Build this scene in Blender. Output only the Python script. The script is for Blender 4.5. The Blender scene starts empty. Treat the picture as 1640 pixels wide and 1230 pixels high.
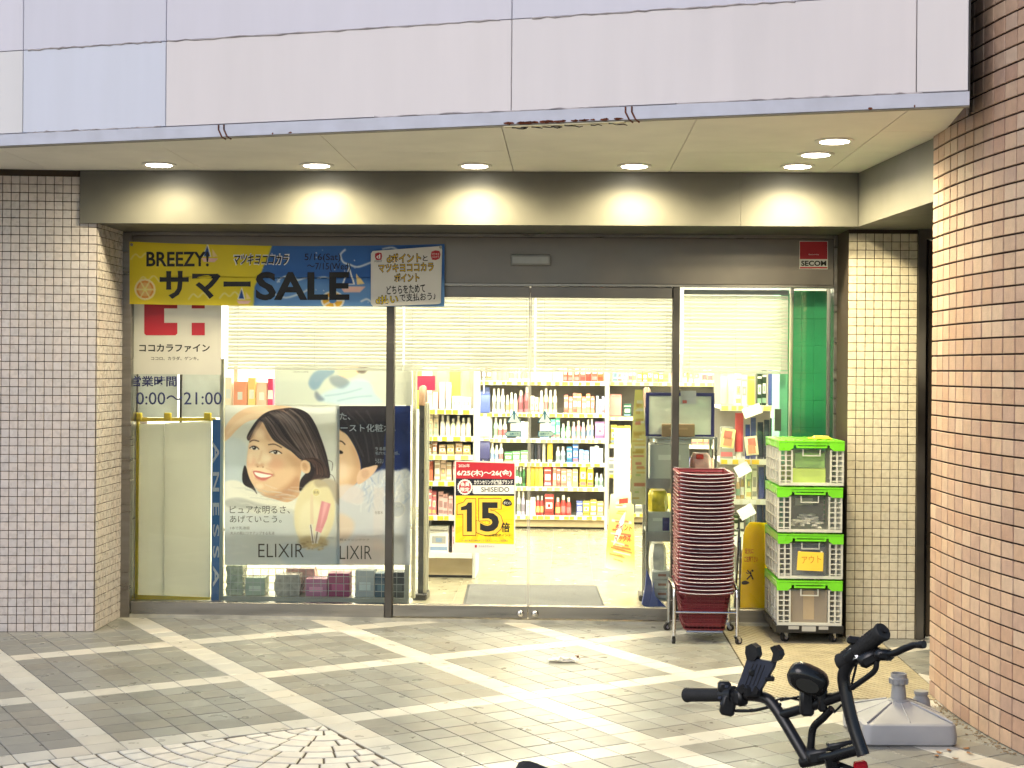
import bpy, bmesh, math, random
import numpy as np
from mathutils import Vector, Matrix

# ------------------------------------------------------------------ camera, sky, sun, exposure
SC = bpy.context.scene
COL = SC.collection
random.seed(7)
F, HC, ROLL, CH, DIST, YAW = 2370.0, 591.0, 0.008, 1.5, 8.8, math.radians(2.1)
FW = Vector((-math.sin(YAW), math.cos(YAW), 0)); RT = Vector((math.cos(YAW), math.sin(YAW), 0)); UP = Vector((0, 0, 1))
CAM = Vector((DIST * math.sin(YAW), -DIST * math.cos(YAW), CH))
cd = bpy.data.cameras.new('camera'); cam = bpy.data.objects.new('camera', cd); COL.objects.link(cam)
cd.sensor_width = 36; cd.lens = F / 1640 * 36; cd.clip_start = 0.05; cd.clip_end = 2000
cd.shift_y = -(615 - HC) / 1640
cam.location = CAM
_r = RT * math.cos(ROLL) + UP * math.sin(ROLL); _u = UP * math.cos(ROLL) - RT * math.sin(ROLL)
cam.matrix_world = Matrix(((_r.x, _u.x, -FW.x, CAM.x), (_r.y, _u.y, -FW.y, CAM.y), (_r.z, _u.z, -FW.z, CAM.z), (0, 0, 0, 1)))
SC.camera = cam

SUN_EL, SUN_AZ = math.radians(38), math.radians(222)      # dull evening light from behind the viewer
wd = bpy.data.worlds.new('World'); SC.world = wd; wd.use_nodes = True
nt = wd.node_tree; bg = nt.nodes['Background']
sky = nt.nodes.new('ShaderNodeTexSky'); sky.sky_type = 'NISHITA'; sky.sun_disc = False
sky.sun_elevation = SUN_EL; sky.sun_rotation = SUN_AZ; sky.air_density = 1.2; sky.dust_density = 1.2; sky.ozone_density = 1.5
nt.links.new(sky.outputs[0], bg.inputs[0]); bg.inputs[1].default_value = 0.062
sl = bpy.data.lights.new('sun', 'SUN'); sl.energy = 0.62; sl.angle = math.radians(40); sl.color = (1.0, 0.92, 0.92)
sun = bpy.data.objects.new('sun', sl); COL.objects.link(sun)
sd = Vector((math.sin(SUN_AZ) * math.cos(SUN_EL), math.cos(SUN_AZ) * math.cos(SUN_EL), math.sin(SUN_EL)))
sun.rotation_euler = sd.to_track_quat('Z', 'Y').to_euler(); sun.location = (0, -6, 9)
vs = SC.view_settings; vs.view_transform = 'Standard'; vs.look = 'None'; vs.gamma = 1; vs.exposure = 1.25; vs.use_curve_mapping = False
SC.render.engine = 'CYCLES'
cy = SC.cycles; cy.use_denoising = True; cy.max_bounces = 7; cy.diffuse_bounces = 3; cy.glossy_bounces = 3; cy.adaptive_threshold = 0.03; cy.transmission_bounces = 6
cy.transparent_max_bounces = 16; cy.caustics_reflective = False; cy.caustics_refractive = False; cy.sample_clamp_indirect = 6

# ------------------------------------------------------------------ helpers: picture measurements to metres
def ray(px, py):
    px, py = float(px), float(py); u = (px - 820) / F; v = -(py - HC) / F; c, s = math.cos(ROLL), math.sin(ROLL)
    return FW + (u * c - v * s) * RT + (u * s + v * c) * UP
def W(px, py, Y=0.0):                    # the point of the plane y = Y
    r = ray(px, py); return CAM + r * ((Y - CAM.y) / r.y)
def G(px, py, Z=0.0):                    # the point of the plane z = Z
    r = ray(px, py); return CAM + r * ((Z - CAM.z) / r.z)
def Dp(px, py, d):                       # the point d metres away
    return CAM + ray(px, py) * d
def proj(p):
    q = Vector(p) - CAM; d = q.dot(FW)
    if d < 0.05: return (-9999, -9999, d)
    a, b = q.dot(RT) / d, q.dot(UP) / d; c, s = math.cos(ROLL), math.sin(ROLL)
    return (820 + (a * c + b * s) * F, HC - (-a * s + b * c) * F, d)

# ------------------------------------------------------------------ materials
def S(r, g, b):
    f = lambda c: ((c / 255 + 0.055) / 1.055) ** 2.4 if c > 10 else c / 255 / 12.92
    return (f(r), f(g), f(b))
MATS = {}
def M(name, rgb=(0.5, 0.5, 0.5), rough=0.5, metal=0.0, var=0.12, vscale=6.0, bump=0.0, bscale=40.0, attr=False, stretch=None, spec=0.5,
      emit=None, estr=0.0, dirt=0.0, dscale=1.3, rvar=0.1, transl=0.0, trans=0.0, coat=0.0):
    if name in MATS: return MATS[name]
    m = bpy.data.materials.new(name); m.use_nodes = True; t = m.node_tree; n = t.nodes; L = t.links
    p = n['Principled BSDF']; out = n['Material Output']
    p.inputs['Roughness'].default_value = rough; p.inputs['Metallic'].default_value = metal
    p.inputs['Specular IOR Level'].default_value = spec; p.inputs['Coat Weight'].default_value = coat
    tc = n.new('ShaderNodeNewGeometry'); mp = n.new('ShaderNodeMapping'); L.new(tc.outputs['Position'], mp.inputs[0])
    if stretch: mp.inputs['Scale'].default_value = stretch
    nz = n.new('ShaderNodeTexNoise'); nz.inputs['Scale'].default_value = vscale; nz.inputs['Detail'].default_value = 3; L.new(mp.outputs[0], nz.inputs['Vector'])
    rp = n.new('ShaderNodeMapRange'); rp.inputs[1].default_value = 0.3; rp.inputs[2].default_value = 0.7
    rp.inputs[3].default_value = 1 - var; rp.inputs[4].default_value = 1 + var; L.new(nz.outputs['Fac'], rp.inputs[0])
    mx = n.new('ShaderNodeMix'); mx.data_type = 'RGBA'; mx.blend_type = 'MULTIPLY'; mx.inputs[0].default_value = 1.0
    if attr:
        at = n.new('ShaderNodeVertexColor'); at.layer_name = 'Col'; L.new(at.outputs[0], mx.inputs[6])
    else: mx.inputs[6].default_value = (*rgb, 1)
    L.new(rp.outputs[0], mx.inputs[7]); colout = mx.outputs[2]
    if dirt:
        nd = n.new('ShaderNodeTexNoise'); nd.inputs['Scale'].default_value = dscale; nd.inputs['Detail'].default_value = 4; nd.inputs['Roughness'].default_value = 0.5
        L.new(tc.outputs['Position'], nd.inputs['Vector'])
        rd = n.new('ShaderNodeMapRange'); rd.inputs[1].default_value = 0.42; rd.inputs[2].default_value = 0.8; rd.inputs[3].default_value = 0; rd.inputs[4].default_value = dirt
        L.new(nd.outputs['Fac'], rd.inputs[0])
        m2 = n.new('ShaderNodeMix'); m2.data_type = 'RGBA'; L.new(rd.outputs[0], m2.inputs[0]); L.new(colout, m2.inputs[6]); m2.inputs[7].default_value = (0.09, 0.075, 0.055, 1)
        colout = m2.outputs[2]
    L.new(colout, p.inputs['Base Color'])
    if rvar:
        rr = n.new('ShaderNodeMapRange'); rr.inputs[1].default_value = 0.3; rr.inputs[2].default_value = 0.7
        rr.inputs[3].default_value = max(0.02, rough - rvar); rr.inputs[4].default_value = min(1, rough + rvar)
        L.new(nz.outputs['Fac'], rr.inputs[0]); L.new(rr.outputs[0], p.inputs['Roughness'])
    if bump:
        nb = n.new('ShaderNodeTexNoise'); nb.inputs['Scale'].default_value = bscale; nb.inputs['Detail'].default_value = 2; L.new(mp.outputs[0], nb.inputs['Vector'])
        b = n.new('ShaderNodeBump'); b.inputs['Strength'].default_value = bump; b.inputs['Distance'].default_value = 0.004
        L.new(nb.outputs['Fac'], b.inputs['Height']); L.new(b.outputs[0], p.inputs['Normal'])
    if emit:
        p.inputs['Emission Color'].default_value = (*emit, 1); p.inputs['Emission Strength'].default_value = estr
    surf = p.outputs[0]
    if transl:
        tr = n.new('ShaderNodeBsdfTranslucent'); L.new(colout, tr.inputs[0]); ms = n.new('ShaderNodeMixShader'); ms.inputs[0].default_value = transl
        L.new(surf, ms.inputs[1]); L.new(tr.outputs[0], ms.inputs[2]); surf = ms.outputs[0]
    if trans:
        tp = n.new('ShaderNodeBsdfTransparent'); ms = n.new('ShaderNodeMixShader'); ms.inputs[0].default_value = trans
        L.new(surf, ms.inputs[1]); L.new(tp.outputs[0], ms.inputs[2]); surf = ms.outputs[0]
    L.new(surf, out.inputs[0]); MATS[name] = m; return m
def glass(name, tint=(0.95, 0.98, 0.965), base=0.0):
    if name in MATS: return MATS[name]
    m = bpy.data.materials.new(name); m.use_nodes = True; t = m.node_tree; n = t.nodes; L = t.links; n.clear()
    out = n.new('ShaderNodeOutputMaterial'); tp = n.new('ShaderNodeBsdfTransparent'); tp.inputs[0].default_value = (*tint, 1)
    gl = n.new('ShaderNodeBsdfGlossy'); gl.inputs['Roughness'].default_value = 0.01
    fr = n.new('ShaderNodeFresnel'); fr.inputs[0].default_value = 1.45; ms = n.new('ShaderNodeMixShader')
    L.new(fr.outputs[0], ms.inputs[0]); L.new(tp.outputs[0], ms.inputs[1]); L.new(gl.outputs[0], ms.inputs[2]); L.new(ms.outputs[0], out.inputs[0])
    MATS[name] = m; return m
def C(r, g, b, rough=0.5, **k):          # plain coloured product material, by its sRGB look
    return M('col_%d_%d_%d_%d' % (r, g, b, int(rough * 100)), S(r, g, b), rough, var=k.pop('var', 0.05), rvar=0, **k)

# ------------------------------------------------------------------ helpers: meshes
def wloc(o):
    v = Vector((0, 0, 0))
    while o: v = v + o.location; o = o.parent
    return v
class MB:
    def __init__(s): s.v = []; s.f = []; s.c = []; s.mi = []; s.cur = None; s.m = 0
    def add(s, vs, fs):
        o = len(s.v); s.v += [tuple(p) for p in vs]
        for f in fs: s.f.append(tuple(i + o for i in f)); s.c.append(s.cur); s.mi.append(s.m)
        return s
    def box(s, c, d, rz=0.0, mat=None):
        hx, hy, hz = d[0] / 2, d[1] / 2, d[2] / 2
        P = [Vector((x * hx, y * hy, z * hz)) for x in (-1, 1) for y in (-1, 1) for z in (-1, 1)]
        R = mat if mat is not None else Matrix.Rotation(rz, 3, 'Z')
        P = [R @ p + Vector(c) for p in P]
        return s.add(P, [(0, 1, 3, 2), (4, 6, 7, 5), (0, 4, 5, 1), (2, 3, 7, 6), (0, 2, 6, 4), (1, 5, 7, 3)])
    def bb(s, x0, x1, y0, y1, z0, z1): return s.box(((x0 + x1) / 2, (y0 + y1) / 2, (z0 + z1) / 2), (abs(x1 - x0), abs(y1 - y0), abs(z1 - z0)))
    def cbox(s, c, d, ch=0.004, mat=None, rz=0.0):        # box with chamfered edges
        h = [d[i] / 2 for i in range(3)]; ch = min(ch, min(h) * 0.9); R = mat if mat is not None else Matrix.Rotation(rz, 3, 'Z')
        pts = []; idx = {}
        for sx in (-1, 1):
            for sy in (-1, 1):
                for sz in (-1, 1):
                    for ax in range(3):
                        q = [sx * (h[0] - ch), sy * (h[1] - ch), sz * (h[2] - ch)]; q[ax] = (sx, sy, sz)[ax] * h[ax]
                        idx[(sx, sy, sz, ax)] = len(pts); pts.append(R @ Vector(q) + Vector(c))
        fs = []; cen = Vector(c)
        def face(ids):
            a, b, e = pts[ids[0]], pts[ids[1]], pts[ids[2]]; n = (b - a).cross(e - a); m = sum((pts[i] for i in ids), Vector()) / len(ids)
            fs.append(tuple(ids) if n.dot(m - cen) > 0 else tuple(reversed(ids)))
        for ax in range(3):
            o = [i for i in range(3) if i != ax]
            for sg in (-1, 1):
                ids = []
                for a, b in ((-1, -1), (1, -1), (1, 1), (-1, 1)):
                    t = [0, 0, 0]; t[ax] = sg; t[o[0]] = a; t[o[1]] = b; ids.append(idx[(*t, ax)])
                face(ids)
            for a in (-1, 1):
                for b in (-1, 1):
                    t0 = [0, 0, 0]; t1 = [0, 0, 0]; t0[ax] = -1; t1[ax] = 1
                    for t in (t0, t1): t[o[0]] = a; t[o[1]] = b
                    face([idx[(*t0, o[0])], idx[(*t1, o[0])], idx[(*t1, o[1])], idx[(*t0, o[1])]])
        for sx in (-1, 1):
            for sy in (-1, 1):
                for sz in (-1, 1): face([idx[(sx, sy, sz, 0)], idx[(sx, sy, sz, 1)], idx[(sx, sy, sz, 2)]])
        return s.add(pts, fs)
    def tube(s, path, r, seg=8, cap=True, closed=False):
        P = [Vector(p) for p in path]; n = len(P); rs = r if isinstance(r, (list, tuple)) else [r] * n; rings = []; prev = None
        for i, p in enumerate(P):
            if closed: t = P[(i + 1) % n] - P[i - 1]
            else: t = P[min(i + 1, n - 1)] - P[max(i - 1, 0)]
            t.normalize()
            if prev is None: a = t.orthogonal().normalized()
            else:
                a = prev - t * prev.dot(t)
                a = a.normalized() if a.length > 1e-6 else t.orthogonal().normalized()
            prev = a; b = t.cross(a)
            rings.append([p + (a * math.cos(k * 2 * math.pi / seg) + b * math.sin(k * 2 * math.pi / seg)) * rs[i] for k in range(seg)])
        vs = [q for R in rings for q in R]; fs = []
        for i in range(n if closed else n - 1):
            j = (i + 1) % n
            for k in range(seg): fs.append((i * seg + k, i * seg + (k + 1) % seg, j * seg + (k + 1) % seg, j * seg + k))
        if cap and not closed: fs.append(tuple(reversed(range(seg)))); fs.append(tuple((n - 1) * seg + k for k in range(seg)))
        return s.add(vs, fs)
    def lathe(s, prof, seg=20, c=(0, 0, 0), axis=None, sx=1.0, sy=1.0):   # prof: (radius, height)
        R = Matrix.Identity(3) if axis is None else Vector((0, 0, 1)).rotation_difference(Vector(axis)).to_matrix()
        vs = [R @ Vector((r * math.cos(2 * math.pi * k / seg) * sx, r * math.sin(2 * math.pi * k / seg) * sy, z)) + Vector(c) for r, z in prof for k in range(seg)]
        fs = [(i * seg + k, i * seg + (k + 1) % seg, (i + 1) * seg + (k + 1) % seg, (i + 1) * seg + k) for i in range(len(prof) - 1) for k in range(seg)]
        fs.append(tuple(reversed(range(seg)))); fs.append(tuple((len(prof) - 1) * seg + k for k in range(seg)))
        return s.add(vs, fs)
    def prism(s, pts, off):                               # closed solid from a planar polygon and an offset vector
        n = len(pts); o = Vector(off); A = [Vector(p) for p in pts]
        nv = Vector((0, 0, 0))
        for i in range(n): nv += A[i].cross(A[(i + 1) % n])
        if nv.dot(o) > 0: A = A[::-1]
        return s.add(A + [p + o for p in A], [tuple(range(n)), tuple(reversed(range(n, 2 * n)))] + [((i + 1) % n, i, n + i, n + (i + 1) % n) for i in range(n)])
    def tile(s, pts, nrm, ch=0.0015):                     # proud piece: outline pts at its back, thickness along nrm, chamfered face
        A = [Vector(p) for p in pts]; n = len(A); c = sum(A, Vector()) / n; N = Vector(nrm); u = N.normalized() * ch
        nv = Vector((0, 0, 0))
        for i in range(n): nv += (A[i] - c).cross(A[(i + 1) % n] - c)
        if nv.dot(N) < 0: A = A[::-1]
        m = [p + N - u for p in A]; t = [p + N + (c - p).normalized() * ch * 1.4 for p in A]
        fs = [((i), (i + 1) % n, n + (i + 1) % n, n + i) for i in range(n)] + [(n + i, n + (i + 1) % n, 2 * n + (i + 1) % n, 2 * n + i) for i in range(n)] + [tuple(2 * n + i for i in range(n))]
        return s.add(A + m + t, fs)
    def build(s, name, mats, parent=None, smooth=None, world=True, loc=None):
        me = s.mesh(name, mats, smooth)
        return put(name, me, parent, world, loc)
    def mesh(s, name, mats, smooth=None):
        me = bpy.data.meshes.new(name); me.from_pydata(s.v, [], s.f)
        if not isinstance(mats, (list, tuple)): mats = [mats]
        for m in mats: me.materials.append(m)
        if len(mats) > 1: me.polygons.foreach_set('material_index', s.mi)
        if any(c is not None for c in s.c):
            ca = me.color_attributes.new('Col', 'FLOAT_COLOR', 'CORNER'); arr = []
            for f, c in zip(s.f, s.c): arr += [*(c or (1, 1, 1)), 1.0] * len(f)
            ca.data.foreach_set('color', arr)
        if smooth is not None:
            me.polygons.foreach_set('use_smooth', [True] * len(me.polygons)); me.set_sharp_from_angle(angle=math.radians(smooth))
        me.update(); return me
def put(name, me, parent=None, world=True, loc=None):
    o = bpy.data.objects.new(name, me); COL.objects.link(o)
    if parent: o.parent = parent
    if loc is not None: o.location = loc
    elif parent and world: o.location = -wloc(parent)
    return o
def tag(o, label=None, cat=None, group=None, kind=None):
    for k, v in (('label', label), ('category', cat), ('group', group), ('kind', kind)):
        if v: o[k] = v
    return o
def thing(name, label, cat, loc=(0, 0, 0), group=None, kind=None):
    o = bpy.data.objects.new(name, None); COL.objects.link(o); o.location = loc; o.empty_display_size = 0.05
    return tag(o, label, cat, group, kind)
def copy_tree(o, parent=None, loc=None):
    c = o.copy(); COL.objects.link(c); c.parent = parent
    if loc is not None: c.location = loc
    for ch in list(o.children): copy_tree(ch, c)
    return c
def smooth_loop(pts, k=6):                                # Catmull-Rom through a closed outline
    n = len(pts); out = []
    for i in range(n):
        p0, p1, p2, p3 = (np.array(pts[(i + j - 1) % n], float) for j in range(4))
        for t in np.linspace(0, 1, k, endpoint=False):
            out.append(tuple(0.5 * ((2 * p1) + (-p0 + p2) * t + (2 * p0 - 5 * p1 + 4 * p2 - p3) * t * t + (-p0 + 3 * p1 - 3 * p2 + p3) * t ** 3)))
    return out
def spline(pts, k=6):
    P = [Vector(p) for p in pts]; out = []
    for i in range(len(P) - 1):
        p0, p1, p2, p3 = P[max(i - 1, 0)], P[i], P[i + 1], P[min(i + 2, len(P) - 1)]
        for j in range(k):
            t = j / k; out.append(0.5 * ((2 * p1) + (-p0 + p2) * t + (2 * p0 - 5 * p1 + 4 * p2 - p3) * t * t + (-p0 + 3 * p1 - 3 * p2 + p3) * t ** 3))
    return out + [P[-1]]
# --- flat print
def textmesh(body, bold=0.0, shear=0.0):
    cu = bpy.data.curves.new('lettering', 'FONT'); cu.body = body; cu.fill_mode = 'FRONT'; cu.offset = bold; cu.resolution_u = 3; cu.shear = shear
    o = bpy.data.objects.new('lettering_curve', cu); 
    me = bpy.data.meshes.new_from_object(o)
    bpy.data.objects.remove(o); bpy.data.curves.remove(cu); return me
def text(parent, body, box, Y, mat, bold=0.0, name='lettering', bend=None, rot=0.0, shear=0.0, raw=False, vertical=False):
    """lettering fitted into the box (px x0, y0, x1, y1) on the plane y = Y"""
    me = textmesh(body, bold, shear); n = len(me.vertices)
    co = np.empty(n * 3, np.float32); me.vertices.foreach_get('co', co); co = co.reshape(-1, 3)
    if n == 0: return None
    if vertical: co[:, [0, 1]] = np.stack([co[:, 1], -co[:, 0]], 1)
    lo, hi = co.min(0), co.max(0); u = (co[:, 0] - lo[0]) / max(hi[0] - lo[0], 1e-6); v = (co[:, 1] - lo[1]) / max(hi[1] - lo[1], 1e-6)
    x0, y0, x1, y1 = box
    a, b, c = W(x0, y1, Y), W(x1, y1, Y), W(x0, y0, Y)
    out = np.zeros((n, 3)); X = np.array(a); B = np.array(b) - X; Cc = np.array(c) - X
    if rot:
        cu, cv = u - .5, v - .5; asp = np.linalg.norm(B) / np.linalg.norm(Cc); cr, sr = math.cos(rot), math.sin(rot)
        u, v = cu * cr - cv * sr / asp + .5, cu * sr * asp + cv * cr + .5
    out = X + u[:, None] * B + v[:, None] * Cc
    if bend is not None: out[:, 1] = Y + np.array([bend(p[0], p[2]) for p in out])
    me.vertices.foreach_set('co', out.astype(np.float32).ravel()); me.materials.clear(); me.materials.append(mat); me.update()
    return put(name, me, parent)
def flat(parent, name, pts, Y, mat, bend=None, smooth=0):
    if smooth: pts = smooth_loop(pts, smooth)
    mb = MB(); V = [W(x, y, Y) for x, y in pts]
    if bend: V = [Vector((p.x, Y + bend(p.x, p.z), p.z)) for p in V]
    n = sum(((V[i] - V[0]).cross(V[i + 1] - V[0]).y for i in range(1, len(V) - 1)), 0.0)
    if n > 0: V = V[::-1]
    mb.add(V, [tuple(range(len(V)))]); return mb.build(name, mat, parent)
def rect(x0, y0, x1, y1): return [(x0, y0), (x1, y0), (x1, y1), (x0, y1)]
def sheet(name, box, Y, mat, parent=None, th=0.002):      # thin stiff sheet with thickness, px box on plane Y
    a, b = W(box[0], box[3], Y), W(box[2], box[1], Y); return MB().bb(a.x, b.x, Y, Y + th, a.z, b.z).build(name, mat, parent)
class Paint:                                              # flat printed picture as a finely gridded coloured sheet
    def __init__(s, x0, y0, x1, y1, res, ss=2):
        s.b = (x0, y0, x1, y1); s.nx = int((x1 - x0) * res); s.ny = int((y1 - y0) * res); s.ss = ss; s.res = res
        X, Yg = np.meshgrid(np.linspace(x0, x1, s.nx * ss), np.linspace(y0, y1, s.ny * ss)); s.X, s.Y = X, Yg; s.im = np.zeros((s.ny * ss, s.nx * ss, 3))
    def grad(s, stops, angle=90):
        a = math.radians(angle); t = s.X * math.cos(a) + s.Y * math.sin(a); t = (t - t.min()) / (t.max() - t.min())
        for k in range(3): s.im[..., k] = np.interp(t, [p for p, _ in stops], [c[k] for _, c in stops])
    def blur(s, m, r):
        r = int(round(r * s.ss * s.res * 0.8))
        for ax in (0, 1):
            if r < 1: break
            for _ in range(2):
                pad = [(0, 0), (0, 0)]; pad[ax] = (r + 1, r); c = np.cumsum(np.pad(m, pad, mode='edge'), axis=ax)
                m = (np.take(c, range(2 * r + 1, c.shape[ax]), ax) - np.take(c, range(0, c.shape[ax] - 2 * r - 1), ax)) / (2 * r + 1)
        return m
    def poly(s, pts, col, f=0, a=1.0, k=5, clip=None):
        if k: pts = smooth_loop(pts, k)
        P = np.array(pts); h, w = s.X.shape; x0, y0, x1, y1 = s.b; pad = f * 4 + 3 / s.res
        c0 = max(0, int((P[:, 0].min() - pad - x0) / (x1 - x0) * w)); c1 = min(w, int((P[:, 0].max() + pad - x0) / (x1 - x0) * w) + 2)
        r0 = max(0, int((P[:, 1].min() - pad - y0) / (y1 - y0) * h)); r1 = min(h, int((P[:, 1].max() + pad - y0) / (y1 - y0) * h) + 2)
        full = np.zeros((h, w))
        if c1 <= c0 or r1 <= r0: return full
        X, Y = s.X[r0:r1, c0:c1], s.Y[r0:r1, c0:c1]; I = np.zeros(X.shape, bool); j = len(P) - 1
        for i in range(len(P)):
            (xi, yi), (xj, yj) = P[i], P[j]
            if yi != yj: I ^= ((yi > Y) != (yj > Y)) & (X < (xj - xi) * (Y - yi) / (yj - yi) + xi)
            j = i
        m = s.blur(I.astype(float), f) * a
        if clip is not None: m = m * clip[r0:r1, c0:c1]
        v = s.im[r0:r1, c0:c1]; v += (np.array(col, float) - v) * m[..., None]
        full[r0:r1, c0:c1] = m; return full
    def ell(s, cx, cy, rx, ry, col, f=0, a=1.0, rot=0, clip=None):
        t = np.linspace(0, 2 * math.pi, 28, endpoint=False); c, n = math.cos(rot), math.sin(rot)
        return s.poly([(cx + rx * math.cos(q) * c - ry * math.sin(q) * n, cy + rx * math.cos(q) * n + ry * math.sin(q) * c) for q in t], col, f, a, 0, clip)
    def line(s, pts, w, col, f=0, a=1.0):
        P = [np.array(p, float) for p in pts]
        if len(P) > 2: P = [np.array(p) for p in [(v.x, v.y) for v in spline([(q[0], q[1], 0) for q in P], 5)]]
        L, R = [], []
        for i, p in enumerate(P):
            t = P[min(i + 1, len(P) - 1)] - P[max(i - 1, 0)]; t = t / (np.linalg.norm(t) + 1e-9); n = np.array([-t[1], t[0]]) * w / 2; L.append(tuple(p + n)); R.append(tuple(p - n))
        s.poly(L + R[::-1], col, f, a, 0)
    def sheet(s, name, fx, mat, parent=None):              # fx(x, y) -> world point
        im = s.im.reshape(s.ny, s.ss, s.nx, s.ss, 3).mean((1, 3)) / 255; im = np.clip(im, 0, 1)
        lin = np.where(im <= 0.04045, im / 12.92, ((im + 0.055) / 1.055) ** 2.4)
        x0, y0, x1, y1 = s.b; nx, ny = s.nx, s.ny
        vs = [fx(x, y) for y in np.linspace(y0, y1, ny) for x in np.linspace(x0, x1, nx)]
        i = np.arange((ny - 1) * nx).reshape(ny - 1, nx)[:, :-1].ravel()
        fs = np.stack([i, i + nx, i + nx + 1, i + 1], 1)
        me = bpy.data.meshes.new(name); me.from_pydata([tuple(v) for v in vs], [], fs.tolist())
        ca = me.color_attributes.new('Col', 'FLOAT_COLOR', 'POINT'); ca.data.foreach_set('color', np.concatenate([lin, np.ones((ny, nx, 1))], 2).astype(np.float32).ravel())
        me.materials.append(mat); me.polygons.foreach_set('use_smooth', [True] * len(me.polygons)); me.update(); return put(name, me, parent)
def clip_poly(poly, nx, ny, d):                           # keep nx*x + ny*y <= d
    out = []
    for i in range(len(poly)):
        p, q = poly[i], poly[(i + 1) % len(poly)]; a, b = nx * p[0] + ny * p[1] - d, nx * q[0] + ny * q[1] - d
        if a <= 0: out.append(p)
        if a * b < 0: t = a / (a - b); out.append((p[0] + (q[0] - p[0]) * t, p[1] + (q[1] - p[1]) * t))
    return out
def area2(p): return abs(sum(p[i][0] * p[(i + 1) % len(p)][1] - p[(i + 1) % len(p)][0] * p[i][1] for i in range(len(p)))) / 2

# ------------------------------------------------------------------ material set
PAV = M('paver', attr=True, rough=0.34, var=0.07, vscale=9, bump=0.05, bscale=60, rvar=0.08, dirt=0.06, dscale=1.2)
RIB = M('ribbed_tile', S(162, 152, 126), 0.5, var=0.15, vscale=10, bump=0.3, bscale=60, dirt=0.3)
STONE = M('mosaic_stone', attr=True, rough=0.5, var=0.1, vscale=20, bump=0.3, bscale=70, dirt=0.08)
GROUT = M('dark_grout', S(74, 66, 52), 0.9, var=0.25, vscale=30, bump=0.5, bscale=90)
ASPH = M('ground_stone', (0.16, 0.155, 0.14), 0.8, var=0.25, vscale=3)
TILE = M('glazed_tile', attr=True, rough=0.3, var=0.06, vscale=30, bump=0.10, bscale=60, dirt=0.16, dscale=0.9)
TGROUT = M('brown_grout', (0.055, 0.038, 0.026), 0.9, var=0.2, vscale=40)
BRK = M('fired_tile', attr=True, rough=0.62, var=0.10, vscale=26, bump=0.45, bscale=120, dirt=0.12, dscale=1.6)
BGROUT = M('black_joint', (0.030, 0.016, 0.013), 0.9, var=0.2)
STEEL = M('stainless', (0.30, 0.285, 0.265), 0.34, 1.0, var=0.12, vscale=3.5, stretch=(0.6, 1, 9), rvar=0.1, dirt=0.12)
STEELD = M('stainless_header', (0.21, 0.195, 0.18), 0.42, 1.0, var=0.22, vscale=2.2, rvar=0.12, dirt=0.25)
MULL = M('dark_bronze', (0.10, 0.092, 0.086), 0.4, 0.9, var=0.12, vscale=5)
DARKMET = M('dark_metal', (0.045, 0.04, 0.036), 0.4, 0.6, var=0.15)
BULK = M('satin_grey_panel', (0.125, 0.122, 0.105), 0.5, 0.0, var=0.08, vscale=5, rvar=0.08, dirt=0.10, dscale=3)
SOF = M('soffit_board', (0.82, 0.80, 0.73), 0.75, var=0.05, vscale=4, bump=0.12, bscale=200, dirt=0.08)
GLASS = glass('clear_glass')
BLACK = M('black_plastic', (0.012, 0.012, 0.013), 0.38, var=0.2, vscale=20, bump=0.1, bscale=120)
RUBBER = M('black_rubber', (0.015, 0.015, 0.015), 0.75, var=0.2, vscale=40, bump=0.3, bscale=200)
CHROME = M('chrome_tube', (0.55, 0.55, 0.56), 0.2, 1.0, var=0.1)
WHITEP = M('white_enamel', (0.72, 0.71, 0.67), 0.4, var=0.04)
CREAMP = M('cream_enamel', (0.68, 0.64, 0.50), 0.4, var=0.05)
WALLW = M('white_wall', (0.75, 0.74, 0.70), 0.8, var=0.04)
PRINT = M('printed_sheet', attr=True, rough=0.45, var=0.03, vscale=3, rvar=0.05)
CLOTHP = M('printed_banner_cloth', attr=True, rough=0.7, var=0.05, vscale=5, bump=0.1, bscale=400)
INK = M('black_ink', (0.012, 0.012, 0.014), 0.6, var=0.1)
NAVY = M('navy_ink', S(28, 40, 92), 0.5, var=0.05)
REDI = M('red_ink', S(178, 36, 52), 0.5, var=0.05)
WHITEI = M('white_ink', (0.80, 0.80, 0.78), 0.5, var=0.03)
YELI = M('yellow_ink', S(246, 216, 40), 0.5, var=0.04)
GOLDI = M('gold_ink', S(236, 196, 70), 0.5, var=0.04)
GREYI = M('grey_ink', S(110, 108, 104), 0.5, var=0.05)

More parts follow.
